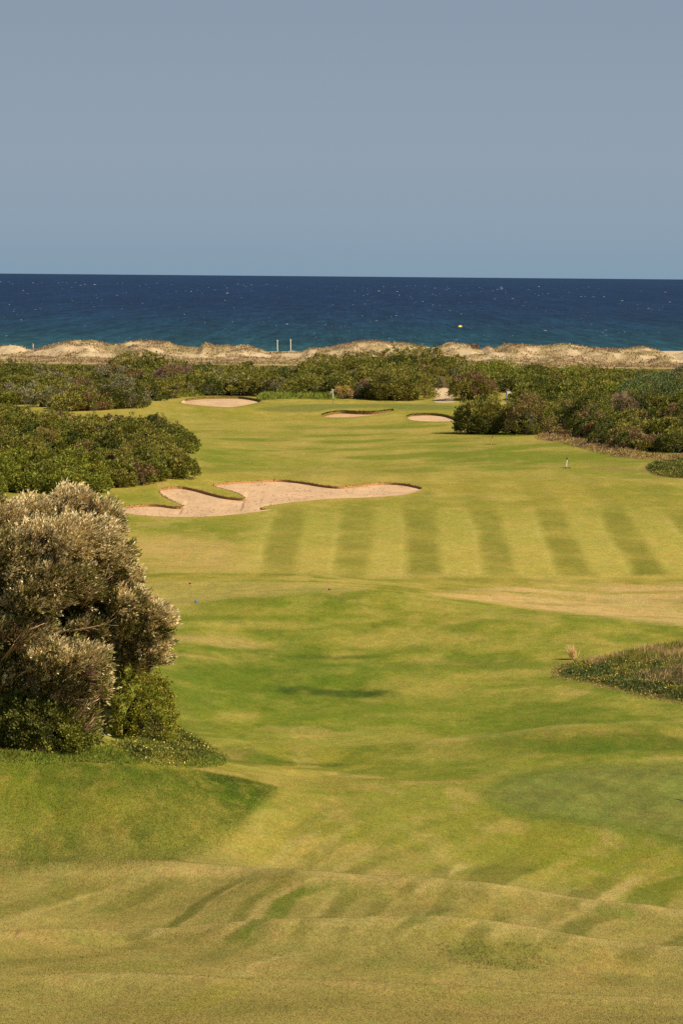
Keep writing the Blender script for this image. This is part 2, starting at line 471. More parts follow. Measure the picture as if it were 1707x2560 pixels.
KA = 0.62                                            # picture value of a sunlit surface -> its albedo
OLIVE = srgb(160, 144, 56) * KA
YELL = srgb(180, 158, 74) * KA
GREEN = srgb(122, 129, 34) * KA
LUSH = srgb(96, 112, 24) * KA
DEEP = srgb(70, 86, 22) * KA
RUNG = srgb(114, 111, 42) * KA
RUNT = srgb(192, 166, 98) * KA
TAN = srgb(196, 162, 94) * KA
PALE = srgb(204, 168, 104) * KA
PUTT = srgb(122, 123, 54) * KA
SANDC = srgb(220, 182, 138) * KA
DSAND = srgb(214, 184, 144) * KA
DRY = srgb(174, 148, 104) * KA
EARTH = srgb(150, 112, 74) * KA

def mix(c, col, w):
    w = np.clip(w, 0, 1)[:, None]
    return c * (1 - w) + np.asarray(col) * w

def ell(u, v, ru, rv):
    x, y, _ = g1(u, v)
    y0 = g1(u, v + rv)[1]; y1 = g1(u, v - rv)[1]
    return x, y, max(ru * y / F, 0.1), max(abs(y1 - y0) / 2, 0.3)

def soft(x, y, e, nz=None, amt=0.5):
    ex, ey, rx, ry = e
    r = np.sqrt(((x - ex) / rx) ** 2 + ((y - ey) / ry) ** 2)
    if nz is not None: r = r + (nz - 0.5) * amt * 2
    return 1 - sstep(0.45, 1.15, r)

PATCH = [   # u, v, half width, half height, colour, strength
 (650,1690,330,95,'LUSH',.75), (870,1736,190,13,'DEEP',1.), (760,1722,90,7,'DEEP',.6), (830,1645,150,7,'DEEP',.55), (700,1640,60,4,'DEEP',.4), (560,1668,190,10,'LUSH',.5),  # the strongest dark streak paints the shade of a slope turned from the sun
 (1100,1790,330,60,'GREEN',.5), (1400,1800,260,35,'LUSH',.55), (1590,1862,200,24,'DEEP',.7), (1480,1866,200,22,'LUSH',.9), (1640,1880,160,25,'LUSH',.6), (1180,1925,220,28,'GREEN',.55),
 (600,1890,90,20,'DEEP',.6), (700,1905,120,10,'LUSH',.8), (790,1912,90,5,'DEEP',.6), (1080,1720,130,50,'YELL',.3),
 (520,1600,170,14,'TAN',.65), (620,1560,200,12,'YELL',.6), (480,1640,130,6,'TAN',.5), (880,1850,260,24,'YELL',.5), (760,1830,120,16,'TAN',.25),
 (700,1530,300,30,'GREEN',.35), (1250,1570,220,26,'GREEN',.45), (1000,1600,260,26,'YELL',.35), (1490,1660,110,30,'TAN',.25), (1420,1730,60,10,'TAN',.35),
 (430,1370,200,34,'TAN',.75), (600,1400,210,22,'TAN',.5), (500,1420,160,16,'TAN',.4), (560,1318,170,12,'GREEN',.45), (420,1320,100,12,'GREEN',.4), (1000,1435,700,9,'TAN',.3),
 (470,1470,140,7,'GREEN',.65), (700,1452,250,3,'GREEN',.7), (1100,1455,120,5,'YELL',.4),
 (1500,1380,330,40,'YELL',.45), (1600,1290,160,40,'GREEN',.4), (1500,1180,130,14,'GREEN',.6), (1620,1225,150,22,'GREEN',.5), (1180,1260,160,22,'GREEN',.5),
 (700,1160,120,20,'GREEN',.45), (560,1140,160,30,'GREEN',.35), (900,1165,150,12,'GREEN',.3), (860,1192,160,8,'TAN',.3), (1000,1120,120,9,'YELL',.4), (650,1085,260,8,'GREEN',.35), (800,1060,230,7,'YELL',.4),
 (560,1045,220,8,'GREEN',.35), (520,1030,120,6,'GREEN',.4), (450,1150,60,50,'TAN',.25), (1560,1172,90,5,'EARTH',.5), (1640,1180,40,5,'EARTH',.6), (1380,1105,90,6,'EARTH',.35),
 (950,1075,200,5,'TAN',.25), (720,1110,200,5,'TAN',.25), (1250,1180,200,10,'YELL',.35), (1350,1215,160,10,'YELL',.3),
 (250,2040,170,40,'OLIVE',.35), (80,2120,190,30,'YELL',.4), (180,1960,160,18,'LUSH',.6), (600,1990,80,28,'LUSH',.5),
 (800,2000,160,30,'YELL',.35), (900,2130,330,22,'TAN',.3), (350,2178,360,10,'TAN',.6), (1350,2150,220,30,'GREEN',.3), (1560,2180,120,30,'GREEN',.35),
 (1580,1522,210,28,'PALE',.8), (1330,1502,170,14,'PALE',.5), (840,1985,120,12,'GREEN',.5), (1235,2392,170,34,'LUSH',.5), (1540,2415,130,22,'YELL',.5), (1200,2470,260,25,'GREEN',.35), (1000,2420,260,30,'GREEN',.25), (300,2420,200,18,'GREEN',.35), (120,2350,200,16,'TAN',.4), (1450,2420,220,18,'TAN',.4), (1300,2530,300,22,'TAN',.4), (500,2520,260,20,'GREEN',.2),
 (452,2304,14,5,'EARTH',.9), (50,2325,6,3,'EARTH',.9), (500,2135,10,3,'EARTH',.8), (1450,2050,4,2,'EARTH',.8), (1370,1838,16,2,'EARTH',.8), (1500,1832,18,2,'EARTH',.8), (1590,1830,8,2,'EARTH',.8), (1195,1943,4,2,'EARTH',.8),
 (1100,1655,90,3,'EARTH',.4), (1200,1660,70,3,'EARTH',.4), (1200,2325,12,2,'EARTH',.7), (1450,2420,14,2,'EARTH',.7),(1570,2440,12,2,'EARTH',.7),(1260,2490,10,2,'EARTH',.6),
]
PATCHE = [(ell(*p[:4]), globals()[p[4]], p[5]) for p in PATCH]
SPATCH = [ell(20,880,38,13), ell(165,874,46,11), ell(120,888,40,5), ell(478,885,62,13), ell(60,876,22,5), ell(740,885,40,7), ell(842,886,30,6), ell(1242,886,30,7), ell(1165,884,28,9), ell(1430,880,26,8), ell(1330,873,24,6), ell(1610,895,20,6),
          ell(1680,888,40,10), ell(390,876,26,7), ell(245,892,60,4), ell(905,862,14,4), ell(985,868,24,5), ell(780,884,18,6), ell(1540,884,20,4), ell(1490,886,20,4)]

def edgeline(us, vs):
    w = ground(us, vs); o = np.argsort(w[:, 1]); return w[o]
_V = [1441, 1330, 1257, 1215, 1150]
MOWN = [(edgeline(l, _V), edgeline(r, _V), k) for l, r, k in (
 ((644,670,699,716,735),(735,754,765,772,782),.8), ((831,849,856,864,876),(918,933,937,940,946),.75), ((1013,1017,1006,1000,990),(1101,1094,1083,1072,1050),.95), ((1207,1196,1167,1146,1110),(1295,1262,1233,1208,1165),.9),
 ((1394,1357,1328,1300,1250),(1485,1430,1401,1370,1310),.9), ((1588,1518,1489,1455,1390),(1668,1599,1545,1512,1440),1.), ((1790,1700,1640,1600,1520),(1870,1780,1700,1665,1580),.8))]
# single runs of the mower in the foreground: line, half width (px), colour, strength
RUNS = [
 ([(614,2204),(527,2248),(483,2286),(455,2308),(384,2341),(329,2355)],13,'RUNT',.75), ([(592,2204),(497,2262),(445,2305),(345,2346)],22,'RUNG',.9), ([(430,2206),(340,2240),(270,2275)],42,'RUNG',.6),
 ([(697,2208),(620,2254),(548,2319),(483,2343)],22,'RUNG',.75), ([(801,2210),(713,2248),(647,2303),(592,2342)],30,'LUSH',.8), ([(748,2209),(665,2250),(600,2312),(545,2343)],16,'RUNT',.35), ([(875,2222),(768,2319),(735,2337)],26,'RUNG',.7), ([(840,2220),(745,2300),(690,2338)],10,'RUNT',.4),
 ([(274,2205),(165,2232),(55,2265),(-60,2300)],40,'RUNG',.55), ([(330,2205),(215,2240),(100,2275),(0,2310)],14,'RUNT',.45),
 ([(1178,2243),(1123,2253),(1085,2275),(1030,2313),(1003,2330)],20,'RUNT',.8), ([(1120,2244),(1040,2300),(985,2330)],24,'RUNG',.9), ([(987,2256),(921,2312),(895,2332)],8,'RUNT',.6), ([(960,2245),(890,2310),(850,2332)],26,'RUNG',.55),
 ([(1215,2262),(1165,2300),(1112,2336)],26,'OLIVE',.6), ([(1260,2282),(1225,2305),(1185,2338)],22,'RUNG',.7), ([(1330,2290),(1280,2318),(1240,2345)],26,'RUNT',.4), ([(1520,2286),(1450,2310),(1410,2332),(1375,2356)],34,'RUNG',.85), ([(1440,2285),(1385,2310),(1345,2340)],14,'RUNT',.5),
 ([(1720,2340),(1640,2365),(1580,2392)],34,'RUNG',.7), ([(1620,2315),(1540,2345),(1490,2375)],22,'YELL',.4),
 ([(1160,2163),(1096,2193),(1048,2229)],19,'RUNT',.75), ([(1110,2165),(1060,2195),(1018,2226)],22,'RUNG',.75), ([(1285,2165),(1215,2200),(1160,2240)],60,'RUNG',.75), ([(1420,2150),(1340,2200),(1270,2248)],26,'YELL',.45),
 ([(1600,2190),(1528,2231),(1462,2273)],22,'RUNT',.75), ([(1535,2190),(1470,2230),(1415,2266)],34,'RUNG',.6), ([(1760,2180),(1640,2225),(1530,2285)],52,'LUSH',.65), ([(1720,2140),(1640,2170),(1590,2195)],30,'OLIVE',.5),
 ([(980,2130),(900,2170),(840,2216)],26,'RUNG',.45), ([(930,2120),(850,2165),(780,2212)],14,'RUNT',.4), ([(860,2100),(770,2150),(700,2200)],30,'RUNG',.45), ([(790,2080),(720,2120),(660,2165)],14,'RUNT',.35), ([(740,2060),(680,2110),(620,2160)],24,'OLIVE',.5),
 ([(820,2020),(770,2060),(730,2100)],20,'RUNG',.35), ([(900,2050),(840,2090),(800,2130)],12,'RUNT',.3),
 ([(640,2440),(560,2475),(470,2520)],50,'OLIVE',.5), ([(760,2380),(640,2410),(560,2450)],18,'RUNT',.55), ([(300,2385),(180,2395),(60,2405)],60,'RUNG',.4),
]
_runs = []
for pts_, hw_, col_, k_ in RUNS:
    pts_ = np.array(pts_, float); w_ = ground(pts_[:, 0], pts_[:, 1]); o_ = np.argsort(w_[:, 1]); _runs.append((w_[o_], hw_, col_, k_))

def terrain_colour(x, y):
    n1 = fbm(x / 6, y / 12, 41, 4); n2 = fbm(x / 1.6, y / 3.6, 51, 4); n3 = fbm(x / 18, y / 40, 61, 3)
    fine = fbm(x / 0.5, y / 1.1, 71, 3)
    c = np.tile(OLIVE, (len(x), 1))
    c = mix(c, YELL, sstep(0.45, 0.68, n1) * 0.7)
    c = mix(c, GREEN, sstep(0.50, 0.70, n3) * 0.55)
    c = mix(c, TAN, sstep(0.52, 0.72, n2) * 0.35)
    # broad middle hollow is greener, fairway beyond is drier
    mid = sstep(138, 150, y) * (1 - sstep(196, 214, y))
    c = mix(c, GREEN, mid * (0.45 + 0.5 * (n1 - 0.3)))
    fs = fbm(x / 2.4, y / 3.2, 191, 5, .6); mz = sstep(128, 138, y) * (1 - sstep(225, 240, y))
    c = mix(c, LUSH, mz * sstep(.50, .66, fs) * .5); c = mix(c, YELL, mz * sstep(.47, .34, fs) * .45)
    far = sstep(330, 360, y) * (1 - sstep(470, 500, y))
    streak = fbm((x + 0.12 * y) / 13, (y - 0.9 * x) / 10, 81, 3)
    c = mix(c, srgb(138, 130, 56) * KA, far * 0.5)
    c = mix(c, GREEN * 0.95, far * sstep(0.50, 0.64, streak) * 0.75)
    c = mix(c, YELL, far * sstep(0.52, 0.36, streak) * 0.55)
    # foreground is dry
    fg = 1 - sstep(104, 112, y)
    c = mix(c, srgb(170, 149, 82) * KA, fg * 0.75)
    for e, col, s in PATCHE:
        ex, ey, rx, ry = e
        sel = (np.abs(x - ex) < rx * 2) & (np.abs(y - ey) < ry * 2)
        if not sel.any(): continue
        w = np.zeros(len(x)); w[sel] = soft(x[sel], y[sel], e, n2[sel], 0.55) * s * (0.65 + 0.7 * (fine[sel] - 0.15))
        c = mix(c, col, w)
    # left bank of longer grass
    sel = (y < 140) & (y > 90)
    w = np.zeros(len(x)); w[sel] = sstep(-0.45, 0.55, .5 * (n2[sel] - .5) + polydist(BANK, x[sel], y[sel], 0.4))
    lowb = sstep(120, 111, y)
    c = mix(c, LUSH * (0.85 + 0.4 * fine[:, None]), w * np.clip(0.9 + .9 * (n2 - 0.46) - .4 * lowb, 0.1, 1))
    c = mix(c, DEEP, w * sstep(.46, .66, fbm(x / .6, y / 1.6, 141, 5, .65)) * (1 - .6 * lowb) * .4)
    c = mix(c, YELL * .9, w * sstep(.52, .70, fbm(x / 0.45, y / 1.2, 151, 5, .65)) * .35)
    # mown stripes of the middle fairway (5.4 m pairs)
    wob = (fbm(x / 4, y / 7, 91, 4) - 0.5)
    brk = fbm(x / 3, y / 6, 93, 4)
    reg = sstep(233, 238, y) * (1 - sstep(282, 312, y + 20 * (n1 - .5))) * sstep(-10, -6.5, x + 3 * (n1 - .5))
    c = mix(c, srgb(192, 172, 80) * KA, reg * 0.5)
    cross = fbm(y / 7 + x * .02, x / 60, 94, 3)
    for L_, R_, k_ in MOWN:
        xl = np.interp(y, L_[:, 1], L_[:, 0]); xr = np.interp(y, R_[:, 1], R_[:, 0])
        e_ = np.minimum(x - xl, xr - x) + 0.5 * wob
        wv_ = sstep(-0.5, 0.6, e_) * sstep(L_[0, 1] - 1, L_[0, 1] + 2, y) * (1 - .6 * sstep(288, 318, y + 22 * wob)) * (1 - sstep(330, L_[-1, 1], y + 10 * wob))
        c = mix(c, srgb(134, 126, 45) * KA, wv_ * k_ * 1.12 * np.clip(.70 + .9 * (brk - .5) + .5 * (cross - .5), .2, .85))
        ed = np.exp(-((x - xl + .35) / .22) ** 2) * sstep(L_[0, 1], L_[0, 1] + 3, y) * (1 - sstep(280, 300, y))
        c = mix(c, srgb(206, 186, 100) * KA, ed * .22 * brk * 1.6)
    # faint stripes beyond
    reg2 = sstep(345, 365, y) * (1 - sstep(440, 480, y)) * 0.22
    c = mix(c, GREEN, reg2 * sstep(-0.1, 0.5, np.cos(2 * math.pi * (x - 0.05 * y + wob * 2) / 7.5)))
    # mower runs in the foreground
    wob2 = (fbm(x / 2.5, y / 5, 95, 3) - 0.5) * 0.7
    pf = (x - 0.30 * (y - 95) - 0.0025 * (y - 95) ** 2 + wob2) / 1.5
    sfg = np.cos(2 * math.pi * pf + 1.2) * 0.5 + 0.5 * np.cos(2 * math.pi * pf / 2.37 + 0.7)
    brkf = fbm(x / 1.2, y / 4, 98, 4)
    regf = (sstep(80, 84, y) * (1 - sstep(118, 127, y))) * (1 - np.clip(w * 3, 0, 1))
    regf = regf * (0.6 + 0.4 * sstep(0.38, 0.6, fbm(x / 4, y / 7, 97, 3)))
    c = mix(c, srgb(112, 112, 44) * KA, regf * .35 * sstep(-0.05, 0.55, sfg) * np.clip(0.62 + 1.3 * (brkf - .5), .15, .85))
    c = mix(c, srgb(180, 154, 86) * KA, regf * sstep(-0.2, -0.7, sfg) * 0.2)
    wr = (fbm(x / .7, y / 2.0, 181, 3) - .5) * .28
    for (xs_, ys_, _, _, _), kf in zip(RIDGE, (.36, .30, .24, .30)):  # ridge faces: greener grass, darkened in colour to stand in for slope shading
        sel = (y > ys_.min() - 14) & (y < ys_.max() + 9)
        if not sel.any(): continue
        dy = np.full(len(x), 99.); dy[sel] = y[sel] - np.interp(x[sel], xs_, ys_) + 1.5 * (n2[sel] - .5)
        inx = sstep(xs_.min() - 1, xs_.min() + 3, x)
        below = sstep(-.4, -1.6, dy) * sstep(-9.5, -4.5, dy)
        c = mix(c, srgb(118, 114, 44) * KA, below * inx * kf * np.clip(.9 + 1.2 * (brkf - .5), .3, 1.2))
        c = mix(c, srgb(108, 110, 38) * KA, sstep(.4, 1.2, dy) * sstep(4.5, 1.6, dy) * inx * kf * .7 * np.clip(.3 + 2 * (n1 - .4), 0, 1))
    for w_, hw_, col_, k_ in _runs:
        y0_, y1_ = w_[0, 1], w_[-1, 1]
        sel = (y > y0_ - 2) & (y < y1_ + 2) & (np.abs(x - w_[:, 0].mean()) < 6)
        if not sel.any(): continue
        ys_ = y[sel]; hm = hw_ * ys_ / F; xc = np.interp(ys_, w_[:, 1], w_[:, 0])
        ee = hm - np.abs(x[sel] - xc) + wr[sel]
        v_ = sstep(-.12, .14, ee) * sstep(y0_ - 1.2, y0_ + .6, ys_) * (1 - sstep(y1_ - .8, y1_ + 1.0, ys_))
        wgt_ = np.zeros(len(x)); wgt_[sel] = v_ * k_ * np.clip(.88 + .5 * (brkf[sel] - .5), .3, 1)
        c = mix(c, globals()[col_], wgt_)
    # dry scalped crests, also lightened in colour as the ridge highlight
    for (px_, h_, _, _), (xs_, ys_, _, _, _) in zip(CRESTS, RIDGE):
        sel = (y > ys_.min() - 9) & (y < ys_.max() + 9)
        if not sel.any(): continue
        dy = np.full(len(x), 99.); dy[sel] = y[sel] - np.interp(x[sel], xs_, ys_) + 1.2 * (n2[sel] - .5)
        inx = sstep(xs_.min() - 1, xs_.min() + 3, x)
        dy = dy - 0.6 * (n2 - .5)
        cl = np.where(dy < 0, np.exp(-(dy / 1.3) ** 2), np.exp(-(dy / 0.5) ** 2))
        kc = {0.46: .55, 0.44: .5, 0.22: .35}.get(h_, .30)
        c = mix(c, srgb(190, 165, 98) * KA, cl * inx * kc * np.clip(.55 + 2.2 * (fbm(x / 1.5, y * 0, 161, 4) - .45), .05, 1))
    def blend(poly, col, soft_, k, sy=0.5, ymin=0, ymax=2000):
        nonlocal c
        sel = (y > poly[:, 1].min() - 8) & (y < poly[:, 1].max() + 8) & (x > poly[:, 0].min() - 6) & (x < poly[:, 0].max() + 6)
        if not sel.any(): return
        ww = np.zeros(len(x)); ww[sel] = sstep(-soft_, soft_, polydist(poly, x[sel], y[sel], sy) + (n2[sel] - .5) * soft_)
        c = mix(c, col, ww * k)
    blend(GREEN_NEAR, PUTT * 0.80, 0.35, 0.0)
    sel = (y < 150) & (y > 105)
    if sel.any():
        dgn = np.full(len(x), -9.); dgn[sel] = polydist(GREEN_NEAR, x[sel], y[sel], 0.35)
        ring = sstep(-1.0, -0.1, dgn) * (1 - sstep(0.0, 0.2, dgn))
        c = mix(c, srgb(106, 116, 42) * KA, ring * 0.75)
        c = mix(c, srgb(120, 110, 44) * KA, sstep(0, .15, dgn) * (1 - sstep(.15, .8, dgn)) * 0.45)
        wv = fbm((x + y * 0.15) / 0.9, y / 3.5, 99, 3)
        wv = wv + .10 * np.cos(2 * math.pi * (x - .35 * y) / 1.1)
        pc = PUTT[None, :] * (0.72 + 0.56 * wv[:, None])
        c = mix(c, pc * 1.0, sstep(0.0, 0.22, dgn) * 0.95)
    blend(GREEN_FAR, PUTT * 0.97, 0.5, 0.85, 0.25)
    blend(TEE, srgb(184, 160, 86) * KA, 0.5, 0.55, 0.3)
    sel = (y > 195) & (y < 245); wb = np.zeros(len(x)); wb[sel] = sstep(-.8, 1.4, polydist(BARE_R, x[sel], y[sel], .3)) * np.clip(.55 + 3.0 * (fbm(x[sel] / 7, y[sel] / 2.2, 171, 4) - .5), .08, .92)
    c = mix(c, PALE, wb)
    blend(PATH, srgb(205, 170, 138) * KA, 0.4, 1.0, 0.3)
    for pl in (COVER_R, COVER_R2):
        sel = (y > pl[:, 1].min() - 8) & (y < pl[:, 1].max() + 8)
        dd = np.full(len(x), -9.); dd[sel] = polydist(pl, x[sel], y[sel], 0.35)
        c = mix(c, EARTH * 0.95, sstep(-0.6, 0.1, dd) * (1 - sstep(.1, .5, dd)) * (0.3 + n2 * .6))
        c = mix(c, EARTH * 0.5, sstep(0.1, 0.4, dd) * 0.8)
    # ground under the scrub: leaf litter
    scr = sstep(556, 566, y) * (1 - sstep(760, 800, y))
    c = mix(c, srgb(110, 88, 60) * KA * 0.7, scr * 0.9)
    blend(PATH, srgb(222, 188, 148) * KA, 0.3, 1.0, 0.3)
    # dunes
    dn = sstep(770, 800, y)
    nd = fbm(x / 5, y / 6, 111, 5)
    dc = np.tile(DSAND, (len(x), 1))
    veg = sstep(0.40, 0.56, nd)
    bare = np.zeros(len(x))
    for e in SPATCH: bare = np.maximum(bare, soft(x, y, e, fine, 0.5))
    veg = np.maximum(veg, 0.72 * sstep(0.30, 0.40, nd)) * (1 - 0.9 * bare)
    low = 1 - sstep(835, 862, y)
    veg = np.maximum(veg, low * 0.8)
    dc = mix(dc, DRY * (0.75 + 0.5 * fine[:, None]), veg)
    beach = sstep(925, 945, y)
    dc = mix(dc, DSAND, beach)
    c = c * (1 - dn[:, None]) + dc * dn[:, None]
    return c

# ------------------------------------------------------------------ terrain mesh
sx = np.concatenate([np.linspace(-5200, -1500, 24)[:-1], np.linspace(-1500, -900, 46)[:-1], np.arange(-900, 901, 3.6), np.linspace(900, 1500, 46)[1:], np.linspace(1500, 5200, 24)[1:]])
vrow = np.arange(1000, 2601, 2.5)[::-1]
drow_mid = (21.2 * F) / (vrow - 690)                                     # even in the picture for flat ground at z 2.8
dfore = np.concatenate([np.linspace(-60, 40, 14), np.linspace(44, 70, 12)])
dmain = np.exp(np.cumsum(np.full(700, 1.0)) / 700 * math.log(560 / 71.) ) * 71.
dback = np.concatenate([np.arange(564, 780, 6.0), np.arange(782, 950, 2.0), np.arange(955, 1300, 12.0)])
dr = np.concatenate([dfore, [70.8], dmain, dback])
NR, NC = len(dr), len(sx)
YY = np.repeat(dr[:, None], NC, 1); XX = sx[None, :] * np.maximum(dr, 60)[:, None] / F
TX, TY = XX.ravel(), YY.ravel()
TZ = H(TX, TY)

quad_ok = np.ones((NR - 1, NC - 1), bool)
extra_v = []; extra_f = []; nbase = NR * NC
sand_parts = {}
for key, poly in BUNK.items():
    r0 = np.searchsorted(dr, poly[:, 1].min()) - 3; r1 = np.searchsorted(dr, poly[:, 1].max()) + 2
    sp_ = poly[:, 0] / poly[:, 1] * F
    c0 = np.searchsorted(sx, sp_.min()) - 3; c1 = np.searchsorted(sx, sp_.max()) + 2
    quad_ok[r0:r1, c0:c1] = False
    ids = np.array([[r * NC + c for c in range(c0, c1 + 1)] for r in range(r0, r1 + 1)]).ravel()
    # leave out grid points that crowd the outline
    dpl = np.abs(polydist(poly, TX[ids], TY[ids], 0.2))
    lim = 0.05
    rim = np.array([(r in (r0, r1)) or (c in (c0, c1)) for r in range(r0, r1 + 1) for c in range(c0, c1 + 1)])
    keep = (dpl > lim) | rim
    ids = ids[keep]
    SY = 0.2
    pts = [Vector((TX[i], TY[i] * SY)) for i in ids] + [Vector((p[0], p[1] * SY)) for p in poly]
    n0 = len(ids); m = len(poly)
    edges = [(n0 + i, n0 + (i + 1) % m) for i in range(m)]
    ov, oe, of, orv, _, _ = delaunay_2d_cdt(pts, edges, [], 0, 1e-7)
    gid = []; oxy = np.array([(p.x, p.y / SY) for p in ov])
    for k, o in enumerate(orv):
        o = [q for q in o if q < n0]
        if o: gid.append(int(ids[o[0]]))
        else:
            gid.append(nbase + len(extra_v)); extra_v.append(oxy[k])
    gid = np.array(gid); of = np.array(of)
    cen = oxy[of].mean(1)
    rr, cc_ = gid[of] // NC, gid[of] % NC; isg = (gid[of] < nbase).all(1)
    bad = isg & (((cc_ == c0).all(1)) | ((cc_ == c1).all(1)) | ((rr == r0).all(1)) | ((rr == r1).all(1)))
    of = of[~bad]; cen = cen[~bad]
    ins = inside(poly, cen[:, 0], cen[:, 1])
    # orientation up
    a, b, c_ = oxy[of[:, 0]], oxy[of[:, 1]], oxy[of[:, 2]]
    flip = ((b - a)[:, 0] * (c_ - a)[:, 1] - (b - a)[:, 1] * (c_ - a)[:, 0]) < 0
    of[flip] = of[flip][:, ::-1]
    extra_f.append(gid[of[~ins]])
    sand_parts[key] = (oxy, of[ins], poly)

EV = np.array(extra_v); EZ = H(EV[:, 0], EV[:, 1])
TXa = np.concatenate([TX, EV[:, 0]]); TYa = np.concatenate([TY, EV[:, 1]]); TZa = np.concatenate([TZ, EZ])
ii, jj = np.nonzero(quad_ok)
q = np.stack([ii * NC + jj, ii * NC + jj + 1, (ii + 1) * NC + jj + 1, (ii + 1) * NC + jj], 1)
tri = np.concatenate(extra_f)
ff = np.concatenate([q.ravel(), tri.ravel()]); tt = np.concatenate([np.full(len(q), 4), np.full(len(tri), 3)])
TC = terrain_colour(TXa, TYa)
# turf rims of the bunkers grow longer and greener
for key, poly in BUNK.items():
    sel = (TYa > poly[:, 1].min() - 12) & (TYa < poly[:, 1].max() + 14) & (np.abs(TXa - poly[:, 0].mean()) < np.ptp(poly[:, 0]))
    dd = polydist(poly, TXa[sel], TYa[sel], 0.2)
    w = np.zeros(len(TXa)); w[sel] = sstep(-0.9, -0.1, dd) * 0.35
    TC = mix(TC, YELL if key == 'big' else GREEN, w)
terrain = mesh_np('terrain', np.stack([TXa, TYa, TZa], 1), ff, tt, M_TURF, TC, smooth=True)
terrain['kind'] = 'structure'

BLAB = {'big': 'large kidney-shaped sand bunker with grassy fingers beside the striped fairway', 'farleft': 'oval sand bunker left of the far flag, in front of tall green grass',
        'front': 'narrow sand bunker with thick dark grassy lip, just below the far flag', 'right': 'small oval sand bunker nearest the broad round bush of the right thicket'}
def lipdrop(key, x, y, poly):
    """how far the sand lies below the turf: nothing at the near edge, a lip at the far edge"""
    lo = np.full(len(x), 1e9); hi = np.full(len(x), 1e9)
    P = np.vstack([poly, poly[:1]])
    for i in range(len(poly)):
        x1, y1 = P[i]; x2, y2 = P[i + 1]
        if x1 == x2: continue
        m = ((x1 <= x) & (x < x2)) | ((x2 <= x) & (x < x1))
        yc = y1 + (x - x1) * (y2 - y1) / (x2 - x1)
        dn = np.where(m & (yc <= y + 1e-6), y - yc, 1e9); up = np.where(m & (yc >= y - 1e-6), yc - y, 1e9)
        lo = np.minimum(lo, dn); hi = np.minimum(hi, up)
    lo = np.where(lo > 1e8, 0, lo); hi = np.where(hi > 1e8, 0, hi)
    return lo / (lo + hi + 1e-6), lo
